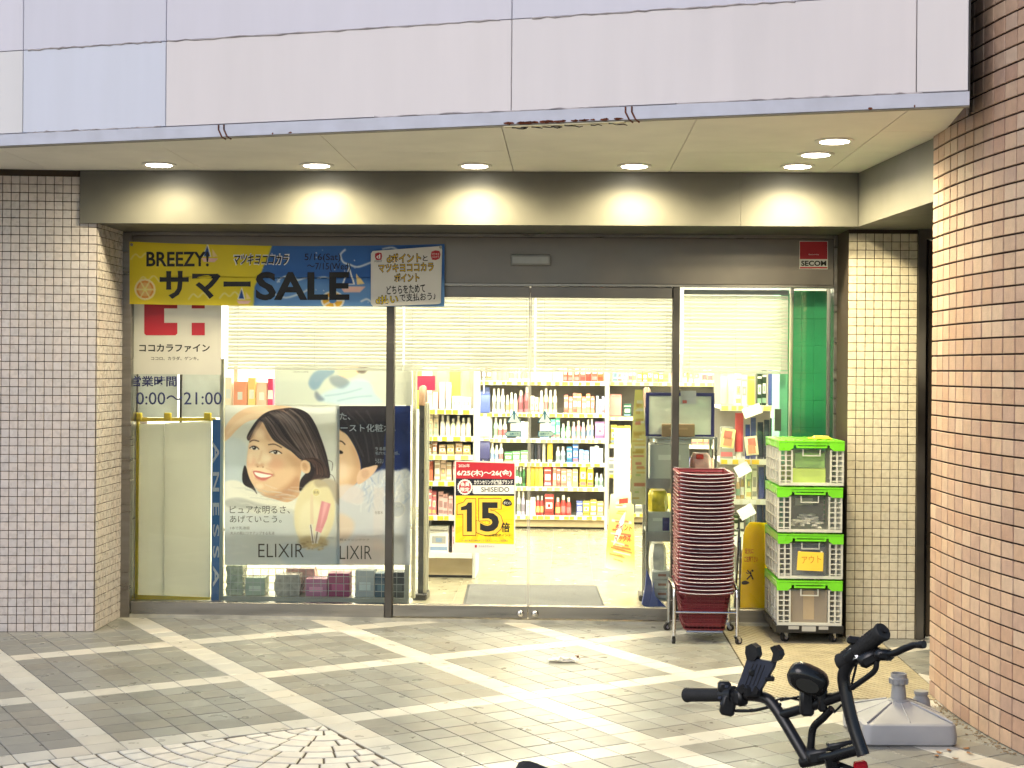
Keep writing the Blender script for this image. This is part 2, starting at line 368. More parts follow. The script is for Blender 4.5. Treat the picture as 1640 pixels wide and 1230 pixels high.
# ------------------------------------------------------------------ ground and paving
gnd = tag(MB().bb(-150, 150, -150, 60, -0.30, -0.016).build('ground', ASPH), kind='structure')
TH = math.radians(32.7); BX, BY = math.cos(TH), math.sin(TH); AX, AY = math.sin(TH), -math.cos(TH)
MS, MT, S0, T0 = 0.1375, 0.1432, -1.99, 0.69
pave = MB().bb(-5.2, 4.5, -6.0, -0.02, -0.014, -0.0035).build('pavement', GROUT); tag(pave, kind='structure')
def xy(s, t): return (s * BX + t * AX, s * BY + t * AY)
def shade(c, a, rg=0.0):
    k = 1 + random.uniform(-a, a); h = random.uniform(-rg, rg); return (c[0] * k * (1 + h), c[1] * k, c[2] * k * (1 - h))
CREAM, INFILL = (0.50, 0.485, 0.435), (0.205, 0.206, 0.190)
NV = 7; pv = {}
for kind, base, am in (('band', CREAM, 0.07), ('field', INFILL, 0.16)):
    pv[kind] = []
    for k in range(NV):
        mb = MB(); mb.cur = shade(base, am, 0.03); g = 0.0017
        mb.tile([(x * (MS / 2 - g) * BX + y * (MT / 2 - g) * AX, x * (MS / 2 - g) * BY + y * (MT / 2 - g) * AY, -0.0115) for x, y in ((-1, -1), (1, -1), (1, 1), (-1, 1))], (0, 0, 0.0115), 0.0018)
        pv[kind].append(mb.mesh('paver', PAV))
cells = []; rest = MB()
for i in range(-24, 46):
    for j in range(-30, 46):
        if i < 0 and j >= 8: continue
        s, t = S0 + i * MS, T0 + j * MT; cx, cyy = xy(s + MS / 2, t + MT / 2)
        if not (-5 < cx < 4.4 and -5.8 < cyy < 0.1): continue
        g = 0.0017; q = [xy(s + a, t + b) for a, b in ((g, g), (MS - g, g), (MS - g, MT - g), (g, MT - g))]
        kind = 'band' if (i % 7 == 0 or j % 7 == 0) else 'field'
        full = all((p[1] < -0.05) and not (1.225 < p[0] < 2.09 and p[1] > -1.96) for p in q)
        if full: cells.append((cx, cyy, kind, q)); continue
        for hp in ([(1, 0, 1.23), (0, 1, -0.05)], [(-1, 0, -1.23), (0, 1, -1.955)], [(-1, 0, -2.085), (0, -1, 1.955), (0, 1, -0.05)]):
            r = q
            for h in hp: r = clip_poly(r, *h)
            if len(r) > 2 and area2(r) > 2e-4:
                rest.cur = shade(CREAM if kind == 'band' else INFILL, 0.1, 0.03); rest.tile([(x, y, -0.0115) for x, y in r], (0, 0, 0.0115), 0.0015)
def inview(p): x, y, d = proj(p); return d > 0 and -20 < x < 1660 and -20 < y < 1250
near = sorted([c for c in cells if inview((c[0], c[1], 0))], key=lambda c: c[1])[:300]; ns = set(id(c) for c in near)
for c in cells:
    if id(c) in ns:
        o = put('paver', random.choice(pv[c[2]]), pave, loc=(c[0], c[1], random.uniform(-0.0007, 0.0007)))
        o.rotation_euler = (random.uniform(-0.004, 0.004), random.uniform(-0.004, 0.004), random.choice((0, math.pi)) + random.uniform(-0.004, 0.004))
    else:
        rest.cur = shade(CREAM if c[2] == 'band' else INFILL, 0.07 if c[2] == 'band' else 0.16, 0.03)
        rest.tile([(x, y, -0.0115 + random.uniform(-0.0006, 0.0006)) for x, y in c[3]], (0, 0, 0.0115), 0.0018)
tag(rest.build('paver_field', PAV, pave), kind='stuff')
# fan of small white stones in the corner between two bands
ms_, mt_ = S0, T0 + 8 * MT; stones = []
r0 = 0.0; k = 0
while r0 < 2.6:
    r1 = r0 + 0.088 + random.uniform(-0.004, 0.004); rm = (r0 + r1) / 2; n = max(2, int(rm * math.pi / 2 / 0.105)); off = (k % 2) * 0.5
    cuts = [0] + sorted(min(max((q + off + random.uniform(-0.12, 0.12)) / n, 0), 1) for q in range(n + 1)) + [1]
    for a, b in zip(cuts[:-1], cuts[1:]):
        if (b - a) * rm * math.pi / 2 < 0.02: continue
        A, B = a * math.pi / 2, b * math.pi / 2; g = 0.0042; ga = g / max(rm, 0.05); A += ga; B -= ga
        if B <= A: continue
        pts = []
        for rr, seq in ((r0 + g, (A, (A + B) / 2, B)), (r1 - g, (B, (A + B) / 2, A))):
            for an in seq: pts.append(xy(ms_ - 0.004 - rr * math.cos(an), mt_ + 0.004 + rr * math.sin(an)))
        cx, cyy = sum(p[0] for p in pts) / 6, sum(p[1] for p in pts) / 6
        if cyy < -5.8 or cx < -5: continue
        stones.append((cx, cyy, pts))
    r0 = r1; k += 1
sv = MB(); cnt = 0
for cx, cyy, pts in stones:
    col = shade((0.58, 0.56, 0.51), 0.08, 0.03); z = random.uniform(-0.0015, 0.0012)
    if inview((cx, cyy, 0)) and cnt < 290:
        cnt += 1; mb = MB(); mb.cur = col; mb.tile([(x - cx, y - cyy, -0.0125) for x, y in pts], (0, 0, 0.013), 0.003); put('mosaic_stone', mb.mesh('mosaic_stone', STONE), pave, loc=(cx, cyy, z))
    else: sv.cur = col; sv.tile([(x, y, -0.0125 + z) for x, y in pts], (0, 0, 0.013), 0.003)
tag(sv.build('mosaic_field', STONE, pave), kind='stuff')
# ribbed paving that leads to the side of the entrance
rib = tag(MB().bb(1.235, 2.08, -1.95, -0.05, -0.0033, -0.0018).build('ribbed_path', GROUT), kind='structure')
s = -0.4
while s < 2.6:
    q = [xy(s + 0.0035, -0.6), xy(s + 0.0345 - 0.0035, -0.6), xy(s + 0.0345 - 0.0035, 3.2), xy(s + 0.0035, 3.2)]
    for h in ((-1, 0, -1.238), (1, 0, 2.077), (0, -1, 1.947), (0, 1, -0.053)):
        q = clip_poly(q, *h)
        if len(q) < 3: break
    if len(q) > 2 and area2(q) > 2e-4: MB().tile([(x, y, -0.0020) for x, y in q], (0, 0, 0.0045), 0.0012).build('ribbed_tile', RIB, rib)
    s += 0.0345

# ------------------------------------------------------------------ tiled walls
def tiled_face(root, origin, du, n_out, ncol, nrow, pu, pvh, mats, meshes, cols, name, want, stuffname, joint, th, z0=0.0, path=None, limit=300):
    """tiles of a wall face: wanted ones as parts with shared meshes, the rest joined"""
    rest = MB(); made = 0
    for c in range(ncol):
        if path: p, u, nn = path(c)
        else: p, u, nn = Vector(origin) + Vector(du) * (c * pu), Vector(du), Vector(n_out)
        for r in range(nrow):
            zc = z0 + r * pvh; ctr = p + u * (pu / 2) + Vector((0, 0, zc + pvh / 2))
            jit = random.uniform(-0.0006, 0.0006)
            if want(c, r, ctr) and made < limit:
                o = put(name, random.choice(meshes), root, loc=ctr + nn * jit - wloc(root)); made += 1
                o.rotation_euler = (random.uniform(-.004, .004), random.uniform(-.004, .004), math.atan2(u.y, u.x))
            else:
                rest.cur = random.choice(cols); hu, hv = pu / 2 - joint[0], pvh / 2 - joint[1]
                rest.tile([ctr + nn * jit + u * a * hu + Vector((0, 0, b * hv)) for a, b in ((-1, -1), (1, -1), (1, 1), (-1, 1))], nn * th, 0.0016)
    if rest.f: tag(rest.build(stuffname, mats, root), kind='stuff')
def tilemeshes(name, cols, pu, pvh, joint, th, mat):
    out = []
    for c in cols:
        mb = MB(); mb.cur = c; hu, hv = pu / 2 - joint[0], pvh / 2 - joint[1]
        mb.tile([(a * hu, 0, b * hv) for a, b in ((-1, -1), (1, -1), (1, 1), (-1, 1))], (0, -th, 0), 0.0016); out.append(mb.mesh(name, mat))
    return out
TP = 0.0475; tcol = [shade((0.60, 0.545, 0.53), 0.09, 0.025) for _ in range(12)]
tmesh = tilemeshes('tile', tcol, TP, TP, (0.0019, 0.0019), 0.005, TILE)
ang = math.radians(6); ul = Vector((-math.cos(ang), -math.sin(ang), 0)); nl = Vector((math.sin(ang), -math.cos(ang), 0)); c0 = Vector((-2.33, -0.535, 0))
lw = MB(); e = c0 + ul * 2.6
lw.prism([c0, e, e + Vector((0, 1.2, 0)), (-2.36, 0.6, 0), (-2.36, -0.02, 0), (-2.33, -0.02, 0)], (0, 0, 2.60))
lwall = lw.build('tiled_wall', TGROUT); tag(lwall, 'pale pinkish square-tiled wall left of the shop window', 'wall')
tiled_face(lwall, c0 + ul * (TP * 54) , -ul, nl, 54, 54, TP, TP, TILE, tmesh, tcol, 'tile', lambda c, r, p: c >= 43 and r < 27, 'tile_field', (0.0019, 0.0019), 0.005)
tiled_face(lwall, (-2.33, -0.53, 0), (0, 1, 0), (1, 0, 0), 10, 54, TP, TP, TILE, tmesh, tcol, 'tile', lambda c, r, p: False, 'return_tile_field', (0.0019, 0.0019), 0.005)
# narrow tiled pier right of the shop window
pcol = [shade((0.62, 0.56, 0.44), 0.06, 0.02) for _ in range(8)]; pmesh = tilemeshes('tile', pcol, TP, TP, (0.0017, 0.0017), 0.005, TILE)
pier = MB().bb(1.905, 2.292, -0.395, 0.3, 0, 2.30).build('tiled_pier', TGROUT); tag(pier, 'narrow cream square-tiled pier beside the green-lidded crates', 'wall')
tiled_face(pier, (1.906, -0.395, 0), (1, 0, 0), (0, -1, 0), 8, 48, TP * 1.015, TP, TILE, pmesh, pcol, 'tile', lambda c, r, p: r >= 10, 'tile_field', (0.0017, 0.0017), 0.005)
# curved wall of fired tiles
BW, BH = 0.1, 0.0685
def bpath(c):
    y = -1.83 - c * BW; t = max(0.0, c * BW - 0.15); x = 2.032 + 0.115 * t ** 2; sl = 0.23 * t
    u = Vector((sl, -1, 0)).normalized(); n = Vector((-1, -sl, 0)).normalized(); return Vector((x, y, 0)), u, n
bm_ = MB(); front = [bpath(c)[0] for c in range(0, 31)]; bw_pts = front + [Vector((4.6, front[-1].y, 0)), Vector((4.6, -1.83, 0))]
bm_.prism([p + Vector((0.0, 0, -0.01)) for p in bw_pts], (0, 0, 4.6))
bwall = bm_.build('curved_brick_wall', BGROUT); tag(bwall, 'tall curved wall of brown fired tiles with dark joints', 'wall')
bcol = [shade(c, 0.09, 0.04) for c in [(0.50, 0.345, 0.25), (0.46, 0.305, 0.22), (0.54, 0.39, 0.285), (0.43, 0.285, 0.215)] for _ in range(3)]
bmesh_ = tilemeshes('brick', bcol, BW, BH, (0.0026, 0.0040), 0.008, BRK)
tiled_face(bwall, None, None, None, 29, 66, BW, BH, BRK, bmesh_, bcol, 'brick', lambda c, r, p: c < 11 and r < 28, 'brick_field', (0.0026, 0.0040), 0.008, path=bpath)
# dark service door in the corner behind the curved wall
sdoor = thing('service_door', 'dark steel service door in the corner behind the curved wall', 'door', (2.4, -0.35, 0))
MB().bb(2.292, 2.335, -0.42, -0.30, 0, 2.25).build('door_frame', STEELD, sdoor); MB().bb(2.292, 3.2, -0.42, -0.30, 2.25, 2.30).build('door_frame', STEELD, sdoor)
MB().bb(2.335, 2.36, -0.36, -0.30, 0, 2.25).build('door_gap', BLACK, sdoor)
MB().bb(2.36, 3.2, -0.37, -0.31, 0.01, 2.245).build('door_leaf', M('brown_door', (0.10, 0.078, 0.06), 0.35, 0.5, var=0.15, vscale=3), sdoor)

# ------------------------------------------------------------------ canopy: panels above, soffit, bulkhead
ZS = 2.60
f0 = G(0, 230, ZS); f3 = G(1551, 164, ZS); fu = (f3 - f0).normalized(); FLEN = (f3 - f0).length; fn = Vector((fu.y, -fu.x, 0))
if fn.y > 0: fn = -fn
canopy = thing('canopy', 'pale panel-clad canopy over the whole shop front with flat soffit', 'canopy', (f0.x, f0.y, ZS))
PW = [(-2.4, -0.70), (-0.70, 0.13), (0.13, 0.925), (0.925, 2.655), (2.655, 4.395), (4.395, FLEN)]
tones = {(0, 1): (0.74, 0.72, 0.72), (0, 2): (0.67, 0.69, 0.78), (0, 3): (0.77, 0.715, 0.71), (0, 4): (0.76, 0.71, 0.71), (0, 5): (0.76, 0.72, 0.72)}
for r in range(6):
    z0 = 2.648 + r * 0.409
    for k, (a, b) in enumerate(PW):
        tone = tones.get((r, k), shade((0.68, 0.665, 0.74), 0.03, 0.015)); g = 0.0016
        m = M('canopy_panel_%d_%d' % (r, k), tone, 0.5, var=0.035, vscale=2.2, stretch=(3.0, 3.0, 0.35), bump=0.05, bscale=90, dirt=0.05, dscale=0.9)
        mb = MB(); p = f0 + fu * (a + g); q = f0 + fu * (b - g); base = [Vector((p.x, p.y, z0 + g)), Vector((q.x, q.y, z0 + g)), Vector((q.x, q.y, z0 + 0.409 - g)), Vector((p.x, p.y, z0 + 0.409 - g))]
        mb.tile([v - fn * 0.02 for v in base], fn * 0.02, 0.002); mb.build('panel', m, canopy)
def fbox(a, b, z0, z1, d0, d1):                          # bar along the canopy edge
    P = [f0 + fu * a + fn * d0, f0 + fu * b + fn * d0, f0 + fu * b + fn * d1, f0 + fu * a + fn * d1]
    return MB().prism([Vector((p.x, p.y, z0)) for p in P], (0, 0, z1 - z0))
fbox(-2.4, FLEN, 2.60, 5.1, -0.03, -0.019).build('backing', M('joint_seal', (0.46, 0.44, 0.45), 0.8), canopy)
fbox(-2.4, FLEN + 0.004, 2.588, 2.644, -0.03, 0.006).build('edge_trim', M('edge_trim', (0.56, 0.575, 0.66), 0.45, var=0.06, vscale=4, dirt=0.18, dscale=7), canopy)
fbox(-2.4, FLEN + 0.003, 2.582, 2.588, -0.03, 0.001).build('drip_edge', M('drip_edge', (0.24, 0.22, 0.18), 0.6, var=0.3, vscale=9), canopy)
fbox(FLEN + 0.0005, FLEN + 0.006, 2.60, 5.1, -0.7, 0.002).build('end_cap', DARKMET, canopy)
RUST = M('rust', (0.13, 0.035, 0.016), 0.9, var=0.5, vscale=60, bump=0.5, bscale=120)
for sc in (1.225, 3.19):
    for d in (-0.014, 0.014):
        pth = [f0 + fu * (sc + d) + fn * 0.008 + Vector((0, 0, z)) for z in (0.043, 0.02)] + [f0 + fu * (sc + d + 0.016) + fn * 0.007 + Vector((0, 0, -0.012)), f0 + fu * (sc + d + 0.03) + fn * -0.01 + Vector((0, 0, -0.024))]
        MB().tube(pth, 0.004, 5).build('rusted_clip', RUST, canopy)
for i in range(26):
    a = random.choice((random.uniform(2.62, 3.15),) * 7 + (random.uniform(1.3, 1.75), random.uniform(3.7, 4.4))); w = random.uniform(0.006, 0.04) if 2.6 < a < 3.2 else random.uniform(0.004, 0.012)
    n = 7; P = [f0 + fu * (a + w * math.cos(q) * random.uniform(.6, 1)) + fn * 0.0066 + Vector((0, 0, -0.009 + 0.006 * math.sin(q) * random.uniform(.5, 1.3) + random.uniform(0, .003))) for q in np.linspace(0, 2 * math.pi, n, endpoint=False)]
    mb = MB(); mb.prism(P, fn * 0.0006); mb.build('rust_flake', RUST, canopy)
for a, b, zz in ((3.4, 4.42, 2.6475), (2.0, 3.15, 2.6475), (2.75, 3.9, 3.0565), (0.16, 0.9, 3.0565), (0.93, 2.6, 3.0565), (0.16, 0.9, 2.6475)):   # uneven sealant beads in the joints
    n = 34; pth = [f0 + fu * (a + (b - a) * k / n) + fn * 0.001 + Vector((0, 0, zz - ZS + random.uniform(-0.0035, 0.0035))) for k in range(n + 1)]
    MB().tube(pth, [random.uniform(0.002, 0.0055) for _ in pth], 5).build('sealant_bead', M('sealant', (0.42, 0.38, 0.38), 0.8, var=0.3, vscale=12), canopy)
# strip of the trim that has peeled off
PEEL = M('bare_strip', (0.62, 0.56, 0.36), 0.7, var=0.2, vscale=20, dirt=0.2, dscale=12)
fbox(2.62, 3.17, 2.5775, 2.5817, -0.028, 0.0025).build('peeled_strip', PEEL, canopy)
for a in (2.66, 2.70, 2.75, 2.80, 2.84, 2.90, 3.02, 3.1):
    pth = [f0 + fu * (a + k * 0.016) + fn * (0.003 - 0.004 * k) + Vector((0, 0, -0.0245 - random.uniform(0, 0.006) - 0.001 * k)) for k in range(random.randint(3, 6))]
    MB().tube(pth, [random.uniform(0.0012, 0.0032) for _ in pth], 5).build('flaking_paint', INK, canopy)
# soffit boards
xj = [-3.45, -2.58, -1.71, -0.85, 0.02, 0.885, 1.75, 2.62]; yj = [-3.2, -1.31, 0.05]
for i in range(len(xj) - 1):
    for j in range(len(yj) - 1):
        q = [(xj[i] + .0015, yj[j] + .0015), (xj[i + 1] - .0015, yj[j] + .0015), (xj[i + 1] - .0015, yj[j + 1] - .0015), (xj[i] + .0015, yj[j + 1] - .0015)]
        d = fn.x * f0.x + fn.y * f0.y - 0.031
        q = clip_poly(q, fn.x, fn.y, d)
        for part in ([q] if xj[i + 1] < 1.9 else [clip_poly(clip_poly(q, 0, -1, 1.9585), 1, 0, 2.06), clip_poly(clip_poly(q, 0, 1, -1.9615), 0.993, -0.118, 2.257)]):
          if len(part) > 2 and area2(part) > 1e-3:
            q = part; MB().tile([(x, y, ZS + 0.012) for x, y in q], (0, 0, -0.012), 0.0015).build('soffit_board', SOF, canopy)
q = clip_poly(clip_poly([(-3.45, -3.2), (2.62, -3.2), (2.62, 0.05), (-3.45, 0.05)], fn.x, fn.y, fn.x * f0.x + fn.y * f0.y - 0.031), 1, 0, 1.94)
MB().prism([(x, y, ZS + 0.0125) for x, y in q], (0, 0, 0.02)).build('soffit_backing', M('joint_dark', (0.10, 0.09, 0.07), 0.9), canopy)
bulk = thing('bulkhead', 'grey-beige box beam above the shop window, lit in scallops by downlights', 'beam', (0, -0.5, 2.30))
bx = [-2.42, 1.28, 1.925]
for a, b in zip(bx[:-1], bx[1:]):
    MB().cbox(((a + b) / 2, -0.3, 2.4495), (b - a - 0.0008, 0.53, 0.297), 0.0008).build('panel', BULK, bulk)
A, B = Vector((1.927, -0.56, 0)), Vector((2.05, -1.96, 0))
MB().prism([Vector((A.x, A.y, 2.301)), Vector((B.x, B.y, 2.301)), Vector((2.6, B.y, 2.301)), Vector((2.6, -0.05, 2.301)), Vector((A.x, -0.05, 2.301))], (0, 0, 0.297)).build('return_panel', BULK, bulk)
# structure above / behind so that no light leaks in
MB().bb(-6, 6, 0.02, 8.2, 2.86, 5.1).build('upper_storey', M('upper_wall', (0.5, 0.49, 0.5), 0.8)); tag(bpy.data.objects['upper_storey'], 'plain upper storey hidden above the shop canopy', 'building')
# downlights
DLS = [(-1.90, -0.82), (-1.04, -0.81), (-0.18, -0.81), (0.68, -0.82), (1.55, -0.83), (1.575, -1.26), (1.59, -1.70)]
DL_LAB = ['round downlight nearest the pale left wall', 'round downlight second from the pale left wall', 'round downlight in the middle of the long soffit row', 'round downlight fourth from the pale left wall', 'round downlight at the inner corner of the soffit row',
          'round downlight between the corner one and the outermost one', 'round downlight nearest the canopy edge at the curved wall']
RING = M('white_ring', (0.75, 0.74, 0.70), 0.4); LENS = M('lamp_lens', (0.9, 0.9, 0.85), 0.4, emit=(1.0, 0.93, 0.74), estr=22.0)
DL_W, DL_COL = 30.0, (1.0, 0.85, 0.50)
dl0 = thing('downlight', DL_LAB[0], 'ceiling light', (DLS[0][0], DLS[0][1], ZS), 'downlights set in the soffit')
MB().lathe([(0.062, 0.0), (0.092, 0.0), (0.094, -0.003), (0.090, -0.007), (0.066, -0.008), (0.062, -0.004)], 32).build('trim_ring', RING, dl0, smooth=40, world=False)
MB().lathe([(0.078, -0.0035), (0.078, -0.006), (0.055, -0.011), (0.02, -0.0135), (0.002, -0.014)], 28).build('lens', LENS, dl0, smooth=60, world=False)
for k, (x, y) in enumerate(DLS):
    r = dl0 if k == 0 else copy_tree(dl0, None, (x, y, ZS)); r['label'] = DL_LAB[k]
    l = bpy.data.lights.new('downlight_lamp', 'SPOT'); l.energy = DL_W; l.color = DL_COL; l.spot_size = math.radians(168); l.spot_blend = 0.8; l.shadow_soft_size = 0.055
    lo = bpy.data.objects.new('downlight_lamp', l); COL.objects.link(lo); lo.parent = r; lo.location = (0, 0, -0.02)

# ------------------------------------------------------------------ shop front: frame, panes, doors
ZF = 0.02
front_ = thing('shop_front_frame', 'stainless steel frame of the shop front with header and posts', 'shop front', (0, 0, 0))
MB().cbox((-2.31, 0.0, 1.149), (0.078, 0.12, 2.298), 0.003).build('post', STEEL, front_)
MB().cbox((1.915, 0.0, 1.149), (0.055, 0.12, 2.298), 0.003).build('post', STEEL, front_)
MB().bb(-2.352, -2.3495, -0.07, 0.06, 0, 2.297).build('seal_strip', BLACK, front_)
MB().cbox((-0.1915, 0.0, 2.1425), (4.157, 0.10, 0.275), 0.003).build('header_panel', STEELD, front_)
MB().bb(-2.271, 1.887, -0.058, 0.05, 2.281, 2.297).build('top_moulding', STEEL, front_)
MB().bb(-2.271, 1.887, -0.056, 0.05, 1.992, 2.0045).build('lower_moulding', STEEL, front_)
m1, m2 = (-0.745, -0.70), (0.948, 0.989)
for a, b in (m1, m2):
    MB().cbox(((a + b) / 2, -0.005, 0.996), (b - a, 0.09, 1.991), 0.003).build('mullion', MULL, front_)
MB().cbox((-1.5085, 0.0, 0.047), (1.525, 0.075, 0.094), 0.003).build('bottom_rail', STEEL, front_)
MB().cbox((1.4385, 0.0, 0.047), (0.897, 0.075, 0.094), 0.003).build('bottom_rail', STEEL, front_)
MB().bb(-2.27, -0.747, -0.004, 0.004, 0.095, 1.991).build('glass_pane', GLASS, front_)
MB().bb(0.991, 1.886, -0.004, 0.004, 0.095, 1.991).build('glass_pane', GLASS, front_)
MB().bb(-2.27, 1.886, -0.06, 0.10, 0.0, 0.0185).build('threshold', M('threshold', (0.5, 0.48, 0.42), 0.4, 0.8, var=0.2, vscale=9), front_)
def door(x0, x1, label, hand):
    d = thing('sliding_door', label, 'door', ((x0 + x1) / 2, -0.01, ZF), 'glass sliding doors')
    MB().cbox(((x0 + x1) / 2, -0.012, 0.0605), (x1 - x0, 0.05, 0.074), 0.003).build('bottom_rail', STEEL, d)
    MB().cbox(((x0 + x1) / 2, -0.012, 1.957), (x1 - x0, 0.05, 0.066), 0.003).build('top_rail', STEELD, d)
    MB().bb(x0 + .002, x1 - .002, -0.017, -0.007, 0.099, 1.9225).build('glass_pane', GLASS, d)
    e = x1 - 0.004 if hand > 0 else x0 + 0.004
    MB().bb(e - 0.004, e + 0.004, -0.022, -0.002, 0.099, 1.9225).build('edge_seal', M('clear_seal', (0.6, 0.6, 0.55), 0.3, trans=0.6), d)
    k = MB(); kx = x1 - 0.042 if hand > 0 else x0 + 0.042
    k.lathe([(0.021, 0), (0.022, 0.012), (0.016, 0.022), (0.006, 0.026)], 20, (kx, -0.038, 0.056), (0, -1, 0)); kn = k.build('lock_knob', CHROME, d, smooth=40)
    MB().bb(kx - 0.002, kx + 0.002, -0.0655, -0.064, 0.05, 0.062).build('keyhole', BLACK, kn)
    return d
door(-0.698, 0.1055, 'glass sliding door leaf carrying the red and yellow sale sheet', 1)
door(0.1075, 0.946, 'glass sliding door leaf between the sale sheet and the basket stack', -1)
sens = thing('door_sensor', 'small grey motion sensor bar on the steel header above the doors', 'sensor', W(850, 417, -0.05))
a, b = W(818, 425, -0.053), W(882, 408, -0.053)
MB().cbox(((a.x + b.x) / 2, -0.068, (a.z + b.z) / 2), (b.x - a.x, 0.034, b.z - a.z), 0.006).build('housing', M('sensor_grey', (0.22, 0.23, 0.24), 0.4), sens)
MB().bb(a.x + .012, b.x - .012, -0.0862, -0.0846, a.z + .012, b.z - .016).build('lens', M('sensor_lens', (0.32, 0.34, 0.36), 0.15), sens)

# ------------------------------------------------------------------ blinds
SLAT = M('blind_slat', (0.84, 0.83, 0.77), 0.45, var=0.03, transl=0.58)
def blind(x0, x1, label, yb=0.075):
    t, bt = W(820, 471, yb).z, W(820, 590, yb).z
    r = thing('venetian_blind', label, 'blind', ((x0 + x1) / 2, yb, t), 'blinds behind the shop glass'); n = 20; p = (t - bt) / n
    me = None
    for k in range(n):
        if me is None:
            R = Matrix.Rotation(math.radians(58), 3, 'X'); mb = MB(); m = 5
            for j in range(m):                                # gently arched slat
                pass
            prof = [(-0.0125 + 0.025 * j / m, 0.0022 * math.sin(math.pi * j / m)) for j in range(m + 1)]
            vs = []
            for X in (-(x1 - x0) / 2, (x1 - x0) / 2):
                for o in (0, -0.0004): vs += [R @ Vector((0, y, z + o)) + Vector((X, 0, 0)) for y, z in prof]
            q = m + 1; fs = []
            for j in range(m):
                fs += [(j, j + 1, 2 * q + j + 1, 2 * q + j), (q + j + 1, q + j, 3 * q + j, 3 * q + j + 1), (j + 1, j, q + j, q + j + 1), (2 * q + j, 2 * q + j + 1, 3 * q + j + 1, 3 * q + j)]
            fs += [(0, 2 * q, 3 * q, q), (q - 1, 2 * q - 1, 4 * q - 1, 3 * q - 1)]
            mb.add(vs, fs); me = mb.mesh('slat', SLAT, 50)
        o = put('slat', me, r, loc=(0, 0, -p * (k + 0.5))); o.rotation_euler = (random.uniform(-0.05, 0.05), random.uniform(-0.0012, 0.0012), 0)
    MB().bb(x0, x1, yb - 0.014, yb + 0.014, bt - 0.020, bt - 0.004).build('bottom_bar', SLAT, r)
    MB().bb(x0, x1, yb - 0.02, yb + 0.02, t + 0.004, t + 0.032).build('head_rail', WHITEP, r)
    for f in (0.06, 0.5, 0.94):
        x = x0 + (x1 - x0) * f; MB().tube([(x, yb - 0.016, t), (x, yb - 0.016, bt - 0.01)], 0.0012, 5).build('ladder_cord', WHITEP, r)
blind(-1.72, -0.66, 'white slatted blind above the beauty posters')
blind(-0.65, 0.13, 'white slatted blind behind the left sliding door'); blind(0.14, 0.97, 'white slatted blind behind the right sliding door')
blind(1.02, 1.64, 'white slatted blind above the metal rack by the green panel')

# ------------------------------------------------------------------ sale banner
def bann(x, z): return 0.0045 * math.sin(x * 9.0 + 1.0) + 0.003 * math.sin(x * 21 + z * 6) + 0.012 * max(0, (z - 2.14)) - 0.006
YB = -0.075
def bedge(px, py):                                         # the cloth hangs slightly uneven
    t = (px - 208) / 504; return py + (5.0 * math.sin(math.pi * t) * (1 if py < 440 else 0.3)) + t * 4
P = Paint(0, 0, 504, 100, 0.85)
P.grad([(0, (226, 204, 40)), (0.6, (232, 212, 52)), (1, (222, 196, 36))], 60)
P.poly([(228, -2), (221, 20), (214, 34), (207, 55), (200, 70), (199, 102), (506, 102), (506, -2)], (56, 106, 178), 1, 1, 0)
P.poly([(214, 60), (260, 52), (340, 62), (430, 56), (506, 60), (506, 102), (199, 102)], (116, 164, 216), 9, 0.8, 0)
P.poly([(232, 36), (300, 44), (380, 30), (440, 42), (506, 34), (506, 52), (420, 58), (330, 52), (240, 54)], (44, 92, 166), 6, 0.5, 0)
for x, y, c in ((18, 24, (238, 226, 150)), (60, 34, (238, 226, 150)), (110, 86, (240, 232, 170)), (160, 84, (240, 232, 170)), (30, 60, (240, 228, 160))):
    P.line([(x - 16, y + 5), (x - 8, y - 4), (x, y + 1), (x + 9, y - 6), (x + 18, y + 4)], 1.8, c, 0.6)
P.ell(25, 76, 17, 17, (244, 228, 170)); P.ell(25, 76, 14, 14, (228, 150, 62)); P.ell(25, 76, 11, 11, (238, 214, 150), 0, 0.6); P.ell(25, 76, 4.5, 4.5, (232, 206, 60))
for q in range(6): P.line([(25, 76), (25 + 15 * math.cos(q * 1.047), 76 + 15 * math.sin(q * 1.047))], 2.2, (240, 226, 150))
for sx, sy, sc in ((125, 14, 1.0), (180, 84, 0.9), (352, 56, 1.5)):         # little sailing boats
    P.poly([(sx, sy - 16 * sc), (sx - 8 * sc, sy + 6 * sc), (sx + 6 * sc, sy + 6 * sc)], (240, 240, 235), 0, 1, 0); P.poly([(sx - 0.5, sy - 12 * sc), (sx - 6 * sc, sy + 5 * sc), (sx + 4 * sc, sy + 5 * sc)], (40, 82, 150), 0, 1, 0)
    P.poly([(sx + 7 * sc, sy - 8 * sc), (sx + 8 * sc, sy + 6 * sc), (sx + 16 * sc, sy + 5 * sc)], (240, 214, 150), 0, 1, 0); P.poly([(sx - 10 * sc, sy + 8 * sc), (sx + 17 * sc, sy + 8 * sc), (sx + 11 * sc, sy + 14 * sc), (sx - 6 * sc, sy + 14 * sc)], (240, 196, 186), 0, 1, 0)
P.ell(325, 90, 19, 15, (240, 240, 232)); P.ell(325, 90, 16, 12.5, (242, 186, 60)); P.ell(325, 90, 6, 4.6, (90, 144, 204))
for q in range(5): P.line([(325 + 6 * math.cos(q * 1.257), 90 + 5 * math.sin(q * 1.257)), (325 + 16 * math.cos(q * 1.257), 90 + 12 * math.sin(q * 1.257))], 3, (246, 240, 225))
